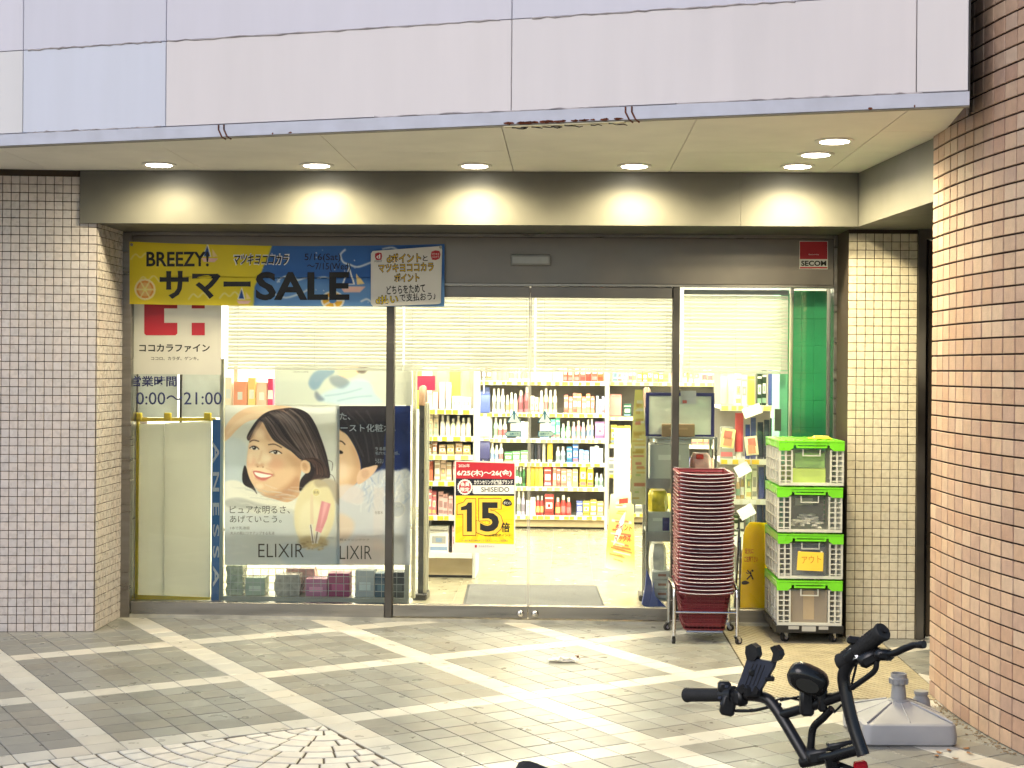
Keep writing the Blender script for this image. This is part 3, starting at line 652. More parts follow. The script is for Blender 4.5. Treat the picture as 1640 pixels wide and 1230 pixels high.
for pts in ([(236, 62), (246, 50), (262, 48), (268, 58), (284, 54), (292, 64)], [(230, 80), (250, 86), (276, 78), (290, 70)], [(346, 6), (338, 14), (342, 26), (352, 30), (366, 34), (390, 26), (400, 28)], [(300, 52), (312, 50), (322, 54)], [(370, 92), (380, 88), (388, 94)], [(394, 82), (402, 86), (410, 84)], [(404, 6), (420, 4), (432, 10)], [(470, 10), (484, 16), (498, 12)]):
    P.line(pts, 2.6, (222, 232, 240), 0.5)
for q in range(40): P.ell(random.uniform(205, 500), random.uniform(6, 96), 0.9, 0.9, (220, 230, 240))
banner = thing('sale_banner', 'long yellow and blue cloth summer sale banner hung across the window top', 'banner', W(460, 492, YB))
def bpt(x, y): p = W(208 + x, bedge(208 + x, 387 + y), YB); return (p.x, YB + bann(p.x, p.z), p.z)
P.sheet('cloth', bpt, CLOTHP, banner)
P.b = (0, 0, 504, 100)
_im = P.im; P.im = np.full_like(P.im, 200.0); P.nx, P.ny, P.ss = 40, 8, 1; P.im = np.full((8, 40, 3), 190.0)
P.sheet('cloth_lining', lambda x, y: (bpt(x, y)[0], bpt(x, y)[1] + 0.0012, bpt(x, y)[2]), CLOTHP, banner)
YL = YB - 0.0018
BT = lambda body, box, mat, bold=0.0, dy=0.0, **k: text(banner, body, (box[0], bedge(box[0], box[1]), box[2], bedge(box[0], box[3])), YL - dy, mat, bold, bend=bann, **k)
BT('BREEZY!', (235, 402, 335, 426), INK, 0.022)
BT('サマー', (256, 432, 402, 478), INK, 0.034); BT('SALE', (410, 429, 560, 478), INK, 0.03)
BT('マツキヨココカラ', (374, 400, 464, 420), WHITEI, 0.05, shear=0.3); BT('マツキヨココカラ', (376, 402, 462, 418), INK, 0.018, dy=0.0008, shear=0.3)
BT('5/16(Sat)', (488, 399, 546, 413), INK, 0.004); BT('〜7/15(Wed)', (492, 414, 562, 428), INK, 0.004)
for x in (212, 706):
    g = W(x, bedge(x, 392), YB - 0.004); MB().lathe([(0.005, 0), (0.009, 0), (0.009, 0.003), (0.005, 0.003)], 12, (g.x, YB - 0.012 + bann(g.x, g.z), g.z), (0, 1, 0)).build('eyelet', STEEL, banner)
# white points card fixed over the end of the banner
YC = YB - 0.018
card = thing('points_card', 'white rounded card with handwritten-style lettering on the banner end', 'sign', W(652, 490, YC))
a = [(597, 402), (706, 394), (708, 400), (706, 485), (702, 487), (598, 491), (594, 487), (594, 406)]
MB().prism([W(x, y, YC) for x, y in a], (0, 0.002, 0)).build('card', M('card_white', (0.70, 0.685, 0.65), 0.5, var=0.03), card)
Yk = YC - 0.001
for body, box, bd in (('dポイント', (620, 406, 674, 420), 0.02), ('マツキヨココカラ', (607, 422, 694, 435), 0.02), ('ポイント', (632, 438, 671, 451), 0.02)):
    text(card, body, (box[0] - 1, box[1] - 1, box[2] + 1, box[3] + 1), Yk, INK, 0.06, rot=0.03); text(card, body, box, Yk - 0.0008, GOLDI, 0.0, rot=0.03)
text(card, 'と', (677, 409, 685, 418), Yk, INK, 0.02); text(card, 'どちらをためて', (619, 456, 681, 470), Yk, INK, 0.02, rot=0.06)
text(card, 'd払い', (601, 472, 638, 487), Yk, INK, 0.05, rot=0.06); text(card, 'd払い', (602, 473, 637, 486), Yk - 0.0008, YELI, 0.0, rot=0.06); text(card, 'で支払おう♪', (640, 469, 698, 482), Yk, INK, 0.015, rot=0.05)
flat(card, 'badge', [(601, 406), (611, 405), (611, 415), (609, 416), (602, 416)], Yk, REDI, smooth=2); text(card, 'd', (603, 407, 609, 414), Yk - 0.0008, WHITEI, 0.02); text(card, 'POINT', (600, 417, 612, 420), Yk, INK)
flat(card, 'badge', [(691, 403), (704, 402), (704, 414), (692, 416)], Yk, REDI, smooth=2); text(card, 'マツキヨ', (692, 405, 703, 409), Yk - 0.0008, WHITEI); text(card, 'ココカラ', (692, 410, 703, 413), Yk - 0.0008, WHITEI)

# ------------------------------------------------------------------ signs stuck on the glass
YG = -0.0075
logo = thing('shop_sign_sheet', 'white sheet with red block emblem and black shop lettering on the glass', 'sign', W(281, 600, YG))
sheet('sheet', (206, 470, 355, 599), YG - 0.002, M('sign_white', (0.70, 0.685, 0.63), 0.5, var=0.03, transl=0.35), logo)
Y2 = YG - 0.003
flat(logo, 'emblem', [(231, 462), (284, 462), (284, 494), (263, 494), (263, 517), (284, 517), (284, 534), (281, 537), (234, 537), (231, 534)], Y2, REDI)
flat(logo, 'emblem', [(307, 462), (328, 462), (328, 494), (307, 494)], Y2, REDI); flat(logo, 'emblem', [(307, 517), (328, 517), (328, 537), (307, 537)], Y2, REDI)
text(logo, 'ココカラファイン', (223, 551, 336, 564), Y2, INK, 0.022); text(logo, 'ココロ、カラダ、ゲンキ。', (242, 571, 318, 577), Y2, INK, 0.008)
hours = thing('opening_hours_lettering', 'dark blue opening hours lettering stuck on the glass', 'lettering', W(281, 650, YG))
for body, box, bd in (('営業時間', (209, 602, 283, 619), 0.022), ('10:00〜21:00', (209, 628, 355, 648), 0.004)):
    o = text(hours, body, box, YG, NAVY, bd)
    sm = o.modifiers.new('depth', 'SOLIDIFY'); sm.thickness = 0.0008; sm.offset = 0
sticker = thing('security_sticker', 'red and white square security sticker on the steel header', 'sticker', W(1303, 431, -0.054))
sheet('sticker_sheet', (1280, 386, 1326, 431), -0.0535, M('sticker_white', (0.72, 0.72, 0.70), 0.35), sticker, 0.001)
flat(sticker, 'red_field', rect(1281, 387, 1325, 415), -0.0545, REDI); flat(sticker, 'red_line', rect(1281, 427.5, 1325, 430), -0.0545, REDI)
text(sticker, 'SECOM', (1283, 417.5, 1323.5, 426), -0.0545, INK, 0.035); text(sticker, 'Security', (1295, 406.5, 1312, 409), -0.0552, WHITEI)
# sale sheet on the left door leaf
YD = -0.0185
sale = thing('sale_sheet', 'red, navy and yellow sale sheet with a big black fifteen on the door', 'sign', W(777, 885, YD))
sheet('sheet', (727, 739, 826, 885), YD - 0.001, M('sheet_grey_white', (0.70, 0.69, 0.66), 0.5, var=0.03), sale, 0.001)
Y2 = YD - 0.0018; Y3 = YD - 0.0026; Y4 = YD - 0.0034; Y5 = YD - 0.0042
zx = lambda x: 720 + x / 7.69; zy = lambda y: 730 + y / 7.69
flat(sale, 'red_field', [(zx(80), zy(72)), (zx(800), zy(95)), (zx(800), zy(285)), (zx(78), zy(278))], Y2, REDI)
flat(sale, 'navy_field', [(zx(78), zy(278)), (zx(800), zy(285)), (zx(797), zy(495)), (zx(75), zy(490))], Y2, M('dark_navy_ink', S(22, 22, 44), 0.5))
flat(sale, 'yellow_field', [(zx(75), zy(490)), (zx(797), zy(495)), (zx(792), zy(1088)), (zx(68), zy(1068))], Y2, YELI)
for q in range(14):
    an = q * 2 * math.pi / 14; c = (zx(430), zy(770)); flat(sale, 'ray_stripe', [c] + [(min(max(c[0] + 60 * math.cos(an + d), zx(78)), zx(788)), min(max(c[1] + 60 * math.sin(an + d), zy(505)), zy(1060))) for d in (0, 0.1, 0.2)], Y2 - 0.0003, M('deep_yellow', S(238, 198, 30), 0.5))
text(sale, '2026年', (zx(110), zy(100), zx(248), zy(142)), Y3, WHITEI, 0.01); text(sale, '6/25(木)〜26(金)', (zx(92), zy(172), zx(765), zy(258)), Y3, WHITEI, 0.03)
text(sale, 'カウンセリング化粧品ブランド', (zx(300), zy(295), zx(778), zy(355)), Y3, WHITEI, 0.03)
flat(sale, 'white_plate', [(zx(285), zy(365)), (zx(797), zy(362)), (zx(795), zy(470)), (zx(300), zy(470)), (zx(285), zy(455))], Y3, WHITEI); text(sale, 'SHISEIDO', (zx(390), zy(385), zx(735), zy(445)), Y4, INK, 0.008)
cxs, cys = zx(190), zy(385); flat(sale, 'seal', [(cxs + (12.8 if q % 2 else 11.2) * math.cos(q * math.pi / 22), cys + (13.2 if q % 2 else 11.6) * math.sin(q * math.pi / 22)) for q in range(44)], Y3, WHITEI)
flat(sale, 'seal', [(cxs + 9.6 * math.cos(q * .2618), cys + 9.8 * math.sin(q * .2618)) for q in range(24)], Y4, REDI); text(sale, '会員', (cxs - 7.5, cys - 8, cxs + 7.5, cys - 1), Y5, WHITEI, 0.03); text(sale, '限定', (cxs - 7.5, cys + 0.5, cxs + 7.5, cys + 7.5), Y5, WHITEI, 0.03)
def grown(pts, g):                                          # outline pushed outwards by g
    n = len(pts); out = []; A = sum(pts[i][0] * pts[(i + 1) % n][1] - pts[(i + 1) % n][0] * pts[i][1] for i in range(n)); sg = 1 if A > 0 else -1
    for i in range(n):
        p, q, r = (np.array(pts[(i + k) % n], float) for k in (-1, 0, 1)); d1 = (q - p) / np.linalg.norm(q - p); d2 = (r - q) / np.linalg.norm(r - q)
        n1, n2 = np.array([d1[1], -d1[0]]) * sg, np.array([d2[1], -d2[0]]) * sg; m_ = n1 + n2; m_ = m_ / max(.45, 1 + n1 @ n2); out.append(tuple(q + m_ * g))
    return out
one = [(140, 632), (200, 612), (228, 574), (276, 574), (276, 934), (212, 934), (212, 664), (140, 672)]
for g_, mat, yy in ((52, M('red_brown_ink', S(128, 40, 30), 0.5), Y3), (44, GOLDI, Y3 - 0.0006), (0, INK, Y4)): flat(sale, 'numeral', [(zx(x), zy(y)) for x, y in (grown(one, g_) if g_ else one)], yy, mat)
for body, x0, x1 in (('5', 375, 610),):
    for grow, mat, yy, bd in ((52, M('red_brown_ink', S(128, 40, 30), 0.5), Y3, 0.085), (44, GOLDI, Y3 - 0.0006, 0.075), (0, INK, Y4, 0.03)):
        text(sale, body, (zx(x0 - grow), zy(572 - grow), zx(x1 + grow), zy(935 + grow)), yy, mat, bd, name='numeral')
text(sale, '倍', (zx(636), zy(820), zx(742), zy(940)), Y3, INK, 0.03)
flat(sale, 'price_balloon', [(zx(650), zy(590)), (zx(670), zy(545)), (zx(710), zy(530)), (zx(755), zy(560)), (zx(765), zy(605)), (zx(700), zy(620))], Y3, INK, smooth=4); text(sale, 'ポイント', (zx(668), zy(560), zx(752), zy(600)), Y4, WHITEI, 0.02)
text(sale, '期間限定ポイント', (zx(430), zy(962), zx(755), zy(995)), Y3, INK, 0.02); text(sale, '※一部対象外の商品がございます。くわしくは店頭で', (zx(150), zy(1030), zx(720), zy(1058)), Y3, GREYI)
flat(sale, 'mini_emblem', rect(zx(312), zy(1098), zx(336), zy(1128)), Y3, REDI); text(sale, 'ココカラファイン', (zx(360), zy(1102), zx(552), zy(1126)), Y3, GREYI)
# little triangular door stickers either side of the seam
for k, (cx, lab) in enumerate(((823.5, 'pale triangular door sticker left of the door seam'), (872.5, 'pale triangular door sticker right of the door seam'))):
    st = thing('door_sticker', lab, 'sticker', W(cx, 698, YD), 'stickers either side of the door seam'); PALE = M('pale_blue_ink', S(196, 214, 210), 0.5); TEAL = M('teal_ink', S(44, 104, 130), 0.5)
    flat(st, 'triangle', [(cx, 657), (cx + 12, 677), (cx - 12, 677)], YD, TEAL); flat(st, 'triangle_face', [(cx, 660), (cx + 10, 676), (cx - 10, 676)], YD - 0.0008, PALE); flat(st, 'warning_bar', [(cx - 1.8, 658), (cx + 1.8, 658), (cx + 1, 672), (cx - 1, 672)], YD - 0.0016, TEAL)
    flat(st, 'white_block', rect(cx - 6, 678, cx + 10, 690), YD, WHITEI)
    s_ = -1 if k == 0 else 1; q = lambda g: [(cx + s_ * (17 - g * 1.6), 695), (cx + s_ * (11 - g * 0.6), 690.5 + g), (cx - s_ * (11 - g), 690.5 + g), (cx - s_ * (11 - g), 699.5 - g), (cx + s_ * (11 - g * 0.6), 699.5 - g)]
    flat(st, 'arrow_edge', q(0), YD, TEAL); flat(st, 'arrow', q(1.2), YD - 0.0008, M('sage_ink', S(150, 178, 170), 0.5)); text(st, '自動ドア', (cx - 7, 693, cx + 7, 697), YD - 0.0016, TEAL, 0.01)

# ------------------------------------------------------------------ window display behind the left pane
YP = 0.115
PAPER = M('poster_paper', attr=True, rough=0.45, var=0.03, vscale=3, rvar=0.05, transl=0.33)
def crop8(x, y): return (350 + x / 4.555, 640 + y / 4.555)
def wpt(Y, amp=0.0015):
    def f(x, y):
        px, py = crop8(x, y); p = W(px, py, Y); return (p.x, Y + amp * math.sin(p.z * 31 + p.x * 3) + amp * math.sin(p.x * 23), p.z)
    return f
SK, SKL, SKD, HAIR = (232, 198, 164), (244, 218, 188), (206, 160, 126), (46, 38, 40)
P = Paint(45, 40, 882, 1206, 0.34)
P.grad([(0, (224, 224, 216)), (0.35, (206, 212, 214)), (0.6, (222, 222, 214)), (1, (200, 206, 212))], 82)
P.poly([(45, 300), (200, 330), (210, 620), (45, 640)], (190, 204, 214), 14, 0.7); P.poly([(700, 60), (880, 60), (880, 560), (820, 540)], (226, 228, 222), 20, 0.6)
P.poly([(30, 615), (130, 590), (240, 650), (330, 700), (450, 735), (560, 700), (640, 680), (640, 800), (420, 790), (200, 770), (30, 760)], (238, 236, 226), 6); P.poly([(45, 740), (150, 715), (300, 760), (420, 790), (300, 800), (90, 790)], (168, 172, 172), 9, 0.7)
P.poly([(45, 820), (300, 840), (560, 850), (560, 1206), (45, 1206)], (204, 210, 216), 16, 0.8); P.poly([(480, 1050), (882, 1080), (882, 1206), (500, 1206)], (176, 192, 208), 20, 0.8)
P.poly([(40, 300), (48, 210), (110, 120), (200, 64), (310, 44), (450, 44), (540, 60), (500, 100), (390, 104), (300, 135), (205, 165), (140, 215), (80, 280)], SK, 2); P.poly([(60, 250), (120, 170), (210, 110), (330, 84), (420, 80), (320, 118), (210, 155), (130, 210)], SKL, 8, 0.7)
P.poly([(190, 480), (172, 560), (186, 620), (250, 656), (282, 690), (262, 640), (230, 580), (214, 520)], HAIR, 2)
face = [(262, 215), (300, 150), (352, 200), (400, 288), (480, 346), (560, 396), (612, 430), (604, 520), (590, 600), (592, 660), (580, 705), (505, 748), (400, 722), (325, 700), (272, 650), (226, 574), (206, 492), (210, 400), (226, 300)]
m = P.poly(face, SK, 1.5)
P.poly([(240, 330), (330, 330), (370, 470), (360, 560), (260, 560), (215, 470)], SKL, 22, 0.9, clip=m); P.poly([(480, 400), (610, 440), (600, 600), (560, 700), (440, 720), (520, 600), (560, 520)], SKD, 22, 0.65, clip=m)
P.poly([(330, 690), (420, 660), (520, 600), (585, 560), (600, 700), (500, 750), (380, 720)], (214, 172, 138), 12, 0.8, clip=m); P.ell(415, 470, 60, 45, (240, 176, 150), 26, 0.5, clip=m); P.ell(240, 460, 34, 40, (240, 176, 150), 20, 0.45, clip=m)
P.poly([(206, 275), (236, 212), (288, 140), (360, 88), (460, 66), (560, 62), (650, 100), (706, 180), (748, 280), (778, 370), (800, 460), (812, 566), (752, 576), (700, 600), (650, 640), (592, 668), (596, 590), (640, 530), (668, 470), (640, 446), (596, 436), (556, 402), (500, 352), (440, 322), (396, 290), (356, 226), (322, 160), (282, 196), (250, 246), (224, 300)], HAIR, 1.5)
rg = random.Random(3)
def strand(guide_a, guide_b, n, cols, wd, al):
    for _ in range(n):
        t = rg.random(); j = rg.uniform(-6, 6); k0, k1 = sorted((rg.uniform(0, .35), rg.uniform(.6, 1)))
        g = [((1 - t) * p[0] + t * q[0] + j, (1 - t) * p[1] + t * q[1] + rg.uniform(-4, 4)) for p, q in zip(guide_a, guide_b)]
        m_ = len(g) - 1; lo, hi = int(k0 * m_), max(int(k0 * m_) + 2, int(math.ceil(k1 * m_)))
        P.line(g[lo:hi + 1], rg.uniform(*wd), rg.choice(cols), 1.2, al)
HC_ = ((88, 72, 70), (110, 92, 88), (70, 58, 58), (30, 24, 28), (24, 20, 24), (134, 116, 110))
strand([(300, 140), (340, 190), (390, 270), (470, 335), (560, 390), (600, 425)], [(560, 70), (650, 150), (715, 260), (760, 370), (790, 470), (800, 560)], 120, HC_, (2.5, 7), .55)
strand([(360, 95), (430, 150), (500, 250), (570, 350), (620, 420)], [(520, 70), (600, 130), (660, 240), (710, 360), (740, 470)], 40, ((150, 134, 128), (120, 104, 100)), (2, 5), .45)
strand([(600, 450), (640, 440), (690, 470), (700, 540), (650, 630)], [(640, 430), (720, 430), (780, 480), (800, 560), (700, 600)], 50, ((110, 78, 70), (60, 46, 46), (34, 28, 30), (130, 96, 84)), (2.5, 6), .6)
strand([(206, 280), (230, 240), (270, 190), (300, 150)], [(230, 300), (260, 260), (300, 200), (320, 165)], 16, HC_, (2, 5), .6)
for pts in ([(790, 440), (830, 460), (826, 520)], [(806, 540), (836, 560), (850, 600)], [(700, 590), (690, 640), (660, 670)]): P.line(pts, 3.5, (50, 42, 44), 1, .8)
P.poly([(226, 300), (246, 240), (300, 160), (340, 210), (390, 290), (360, 300), (300, 240), (260, 280)], (196, 150, 122), 9, .5, clip=m)
P.poly([(300, 690), (360, 700), (440, 680), (520, 620), (575, 560), (590, 620), (540, 690), (430, 740), (340, 720)], (190, 142, 112), 10, .55, clip=m)
P.ell(352, 430, 36, 30, (255, 236, 212), 14, .8, clip=m); P.ell(300, 250, 40, 40, (252, 230, 204), 18, .7, clip=m); P.ell(300, 632, 30, 18, (252, 226, 198), 10, .7, clip=m); P.ell(232, 430, 16, 40, (252, 230, 204), 10, .6, clip=m)
P.line([(345, 500), (392, 520), (412, 560)], 6, (206, 158, 130), 5, .7); P.line([(250, 510), (240, 540), (250, 566)], 5, (206, 158, 130), 5, .6)
for q in range(9): y = 60 + q * 7; P.line([(330 + q * 5, 48 + q * 3), (400 + q * 8, 52 + q * 4), (470 + q * 4, 62 + q * 5)], 2, (206, 160, 128), 1.5, .4)
for q in range(40):
    x, y = rg.uniform(45, 560), rg.uniform(600, 800); P.line([(x, y), (x + rg.uniform(30, 90), y + rg.uniform(-6, 26)), (x + rg.uniform(90, 160), y + rg.uniform(0, 40))], rg.uniform(3, 9), rg.choice(((246, 244, 236), (200, 202, 200), (222, 222, 216), (182, 188, 190))), 3, .45)
for q in range(26):
    x, y = rg.uniform(45, 840), rg.uniform(850, 1190); P.line([(x, y), (x + rg.uniform(40, 140), y + rg.uniform(-14, 14))], rg.uniform(4, 12), rg.choice(((216, 220, 224), (188, 196, 206), (226, 226, 226))), 5, .4)
P.poly([(400, 110), (470, 96), (520, 130), (600, 240), (560, 230), (480, 150)], (150, 138, 138), 10, 0.4)
P.ell(634, 490, 36, 50, SK, 1, 1, -0.3); P.ell(630, 490, 18, 30, SKD, 6, 0.8, -0.3)
P.line([(224, 312), (254, 296), (296, 306)], 8, (74, 56, 50), 2, 0.85); P.line([(362, 330), (410, 326), (462, 352)], 8, (74, 56, 50), 2, 0.85)
for ex, ey, rx, rot in ((258, 354, 31, 0.2), (414, 385, 42, 0.16)):
    P.ell(ex, ey - 4, rx + 6, 18, (214, 168, 138), 5, 0.6, rot); P.ell(ex, ey, rx, 12.5, (244, 238, 230), 1, 1, rot); P.ell(ex + 2, ey - 1, 14, 13.5, (40, 28, 26), 1); P.ell(ex - 2, ey - 5, 4, 4, (255, 250, 245)); P.line([(ex - rx - 3, ey + 2), (ex - 8, ey - 13), (ex + rx * .5, ey - 9), (ex + rx + 7, ey + 9)], 6.5, (34, 24, 24), 1)
P.line([(318, 370), (300, 430), (284, 480)], 9, (222, 180, 148), 8, 0.7); P.ell(300, 478, 34, 16, (216, 168, 138), 7, 0.7); P.ell(286, 490, 7, 4, (150, 100, 80), 2, 0.8); P.ell(325, 492, 7, 4, (150, 100, 80), 2, 0.8); P.ell(298, 462, 12, 12, (252, 232, 206), 7, 0.8)
P.poly([(252, 522), (290, 520), (340, 532), (398, 546), (372, 572), (330, 590), (286, 580), (262, 556)], (206, 118, 112), 1.5); P.poly([(262, 530), (300, 536), (350, 546), (388, 552), (356, 566), (310, 568), (274, 552)], (252, 248, 242), 1); P.line([(398, 540), (404, 552), (396, 562)], 5, (170, 110, 96), 3, 0.8); P.line([(262, 572), (300, 592), (350, 590)], 6, (222, 150, 140), 3, 0.7)
P.ell(700, 830, 148, 250, (232, 220, 182), 5, 0.95, 0.12); P.ell(680, 900, 100, 170, (240, 232, 204), 20, 0.8); P.ell(690, 1040, 110, 46, (180, 158, 112), 14, 0.8); P.poly([(700, 590), (800, 575), (870, 620), (880, 760), (850, 740), (800, 640), (720, 640)], (176, 160, 140), 9, 0.7)
P.ell(712, 676, 31, 31, (240, 236, 214), 1); P.ell(712, 676, 28, 28, (226, 212, 160), 1)
P.poly([(670, 690), (690, 690), (694, 905), (680, 912), (668, 900)], (232, 214, 186), 1, 1, 0); P.poly([(752, 738), (818, 760), (790, 870), (748, 972), (706, 956)], (222, 150, 160), 1, 1, 0); P.poly([(770, 745), (800, 754), (760, 880), (735, 960)], (240, 186, 192), 6, 0.8, 0)
P.poly([(660, 916), (682, 906), (704, 1046), (682, 1056)], (236, 232, 224), 1, 1, 0); P.poly([(668, 914), (674, 911), (694, 1048), (688, 1052)], (70, 60, 54), 2, 0.8, 0); P.poly([(706, 958), (746, 974), (724, 1052), (698, 1044)], (226, 222, 214), 1, 1, 0); P.poly([(716, 962), (726, 966), (712, 1048), (704, 1046)], (90, 80, 70), 2, 0.7, 0)
for q in range(30): P.ell(random.uniform(600, 780), random.uniform(1030, 1100), random.uniform(6, 20), random.uniform(4, 9), random.choice(((196, 178, 140), (150, 128, 90), (216, 204, 176))), 3, 0.6)
pos1 = thing('beauty_poster', 'large beauty poster of a smiling dark-haired woman behind the window', 'poster', (W(440, 905, YP).x, YP, W(440, 905, YP).z))
P.sheet('print', wpt(YP), PAPER, pos1)
INKS = M('soft_black_ink', S(52, 48, 46), 0.5)
def ptext(par, body, x0, y0, x1, y1, mat, bold=0.0, Y=YP - 0.0045): return text(par, body, (*crop8(x0, y0), *crop8(x1, y1)), Y, mat, bold)
ptext(pos1, 'ピュアな明るさ、', 82, 775, 520, 832, INKS); ptext(pos1, 'あげていこう。', 82, 845, 460, 898, INKS); ptext(pos1, '1本で乳液級', 86, 925, 228, 948, GREYI); ptext(pos1, '大人の肌にツヤアップする乳液', 86, 962, 408, 986, GREYI); ptext(pos1, 'ELIXIR', 290, 1052, 622, 1150, INKS, -0.008); ptext(pos1, '新色', 694, 666, 732, 688, GREYI)
P = Paint(860, 45, 1402, 1206, 0.32)
P.grad([(0, (30, 34, 52)), (0.45, (36, 48, 100)), (0.62, (150, 162, 190)), (1, (206, 204, 208))], 84)
P.poly([(1190, 45), (1402, 45), (1402, 560), (1250, 520)], (30, 44, 100), 10, 0.9)
P.poly([(850, 600), (960, 630), (1080, 560), (1200, 510), (1300, 520), (1402, 560), (1402, 1206), (850, 1206)], (208, 210, 220), 10)
for q in range(70):
    x, y = random.uniform(1000, 1390), random.uniform(500, 700); P.line([(x, y), (x + random.uniform(-50, 20), y + random.uniform(10, 60)), (x + random.uniform(-80, 30), y + random.uniform(60, 140))], 7, random.choice(((236, 236, 240), (150, 168, 206), (184, 196, 222), (244, 244, 244))), 3, 0.6)
m = P.poly([(850, 200), (930, 250), (985, 330), (1025, 430), (1036, 510), (1012, 600), (955, 645), (850, 700)], SK, 2); P.poly([(960, 330), (1040, 430), (1030, 600), (940, 650), (990, 500)], SKD, 18, 0.6, clip=m); P.ell(900, 520, 50, 70, (246, 220, 196), 22, 0.8, clip=m)
P.poly([(886, 45), (1212, 45), (1208, 300), (1196, 470), (1130, 506), (1050, 500), (1040, 440), (1000, 350), (945, 262), (880, 214), (862, 130)], (44, 38, 42), 3)
for pts in ([(900, 110), (980, 250), (1060, 420)], [(940, 90), (1060, 240), (1100, 460)], [(1000, 80), (1110, 230), (1150, 450)], [(1080, 80), (1150, 220), (1180, 400)]): P.line(pts, 10, (92, 82, 84), 4, 0.6)
P.poly([(1010, 560), (1040, 510), (1100, 490), (1160, 480), (1130, 540), (1060, 600), (1016, 616)], (232, 196, 168), 2); P.ell(1070, 540, 30, 34, (206, 162, 138), 8, 0.6)
P.line([(862, 300), (900, 306), (925, 330)], 9, (60, 46, 44), 2); P.ell(884, 382, 26, 13, (36, 26, 26), 2, 1, 0.3); P.poly([(860, 640), (960, 620), (1050, 660), (1040, 760), (900, 730)], (226, 216, 220), 10, 0.8)
P.poly([(860, 850), (920, 840), (990, 900), (960, 1000), (860, 1040)], (230, 206, 186), 16, 0.8); P.poly([(1130, 640), (1205, 640), (1205, 1100), (1130, 1100)], (216, 208, 212), 8, 0.7, 0); P.poly([(1000, 1000), (1210, 1040), (1200, 1206), (900, 1206)], (216, 190, 182), 24, 0.5)
P.ell(1300, 800, 60, 60, (226, 222, 216), 2, 0.9); P.ell(1300, 800, 55, 55, (184, 188, 200), 2, 0.9)
pos2 = thing('beauty_poster', 'navy beauty poster with half-hidden face behind the window post', 'poster', (W(600, 905, YP).x, YP + .006, W(600, 905, YP).z))
P.sheet('print', wpt(YP + 0.008), PAPER, pos2)
Yq = YP + 0.0035
ptext(pos2, 'た、', 884, 96, 962, 148, WHITEI, 0.01, Yq); ptext(pos2, 'ースト化粧水。', 890, 178, 1290, 236, WHITEI, 0.012, Yq); ptext(pos2, 'うる肌へ。', 1142, 346, 1272, 372, WHITEI, 0.01, Yq); ptext(pos2, '毛穴も透明感。', 1142, 378, 1320, 404, WHITEI, 0.01, Yq); ptext(pos2, 'うるおい', 1142, 430, 1206, 466, WHITEI, 0.01, Yq); ptext(pos2, 'NEW', 1266, 764, 1332, 786, WHITEI, 0.0, Yq)
ptext(pos2, '化粧水', 1140, 812, 1200, 836, GREYI, 0, Yq); ptext(pos2, '肌エイジングケア', 884, 1014, 1100, 1032, GREYI, 0, Yq); ptext(pos2, 'LIXIR', 884, 1066, 1118, 1164, INKS, -0.008, Yq)
# upper poster
P = Paint(440, 584, 660, 649, 1.1)
P.grad([(0, (176, 182, 174)), (0.5, (190, 194, 184)), (1, (200, 200, 188))], 20)
P.poly([(494, 612), (505, 595), (530, 588), (536, 596), (520, 608), (510, 622), (500, 624)], (122, 146, 166), 1.5); P.poly([(508, 640), (520, 628), (548, 618), (572, 606), (592, 612), (600, 630), (612, 646), (560, 649), (530, 646)], (176, 194, 206), 2)
P.poly([(540, 588), (575, 588), (572, 600), (556, 606), (542, 600)], (222, 190, 160), 1.2); P.poly([(528, 604), (546, 602), (560, 612), (548, 622), (532, 616)], (96, 110, 130), 2, 0.6); P.poly([(506, 626), (514, 634), (520, 640), (510, 642), (504, 634)], (90, 100, 120), 1.5, 0.7); P.poly([(575, 588), (588, 588), (584, 598), (572, 596)], (90, 80, 76), 1.5, 0.9)
for pts in ([(520, 634), (550, 630), (580, 622)], [(540, 642), (570, 636), (596, 634)], [(505, 612), (518, 602), (530, 596)]): P.line(pts, 1.6, (130, 150, 168), 1, 0.7)
pos3 = thing('wide_poster', 'pale grey poster of a figure in light blue shirt above the beauty posters', 'poster', (W(550, 648, YP).x, YP, W(550, 648, YP).z))
def w3(x, y): p = W(x, y, YP + 0.004); return (p.x, p.y, p.z)
P.sheet('print', w3, PAPER, pos3); text(pos3, 'make', (469, 588, 495, 592), YP + 0.002, GREYI); text(pos3, 'SKIN CARE', (470, 594, 494, 597), YP + 0.002, GREYI)
# cream display rack that carries the posters
rack = thing('display_rack', 'cream steel display rack with wire basket behind the posters', 'rack', (-1.2, 0.3, ZF))
for px in (355, 653):
    x = W(px, 800, 0.15).x; MB().cbox((x, 0.15, 0.80), (0.026, 0.03, 1.5), 0.003).build('upright', CREAMP, rack)
    MB().cbox((x, 0.52, 0.80), (0.026, 0.03, 1.5), 0.003).build('upright', CREAMP, rack)
xa, xb = W(358, 800, 0.15).x, W(651, 800, 0.15).x
zsh = W(500, 957, 0.13).z
MB().bb(xa, xb, 0.13, 0.52, zsh - 0.035, zsh).build('shelf', CREAMP, rack)
MB().bb(xa, xb, 0.15, 0.51, 0.50, 0.515).build('shelf', CREAMP, rack); MB().bb(xa, xb, 0.15, 0.51, 1.23, 1.245).build('shelf', CREAMP, rack)
WIRE = M('white_wire', (0.72, 0.71, 0.66), 0.35); zt = W(500, 911, 0.13).z; g = MB(); n = 24
for k in range(n + 1):
    x = xa + 0.006 + (xb - xa - 0.012) * k / n; g.tube([(x, 0.125, zsh - 0.003), (x, 0.125, zt)], 0.0016, 5, False)
for k in range(5):
    z = zsh + (zt - zsh) * k / 4; g.tube([(xa, 0.122, z), (xb, 0.122, z)], 0.0018, 5, False)
g.build('wire_grid', WIRE, rack)
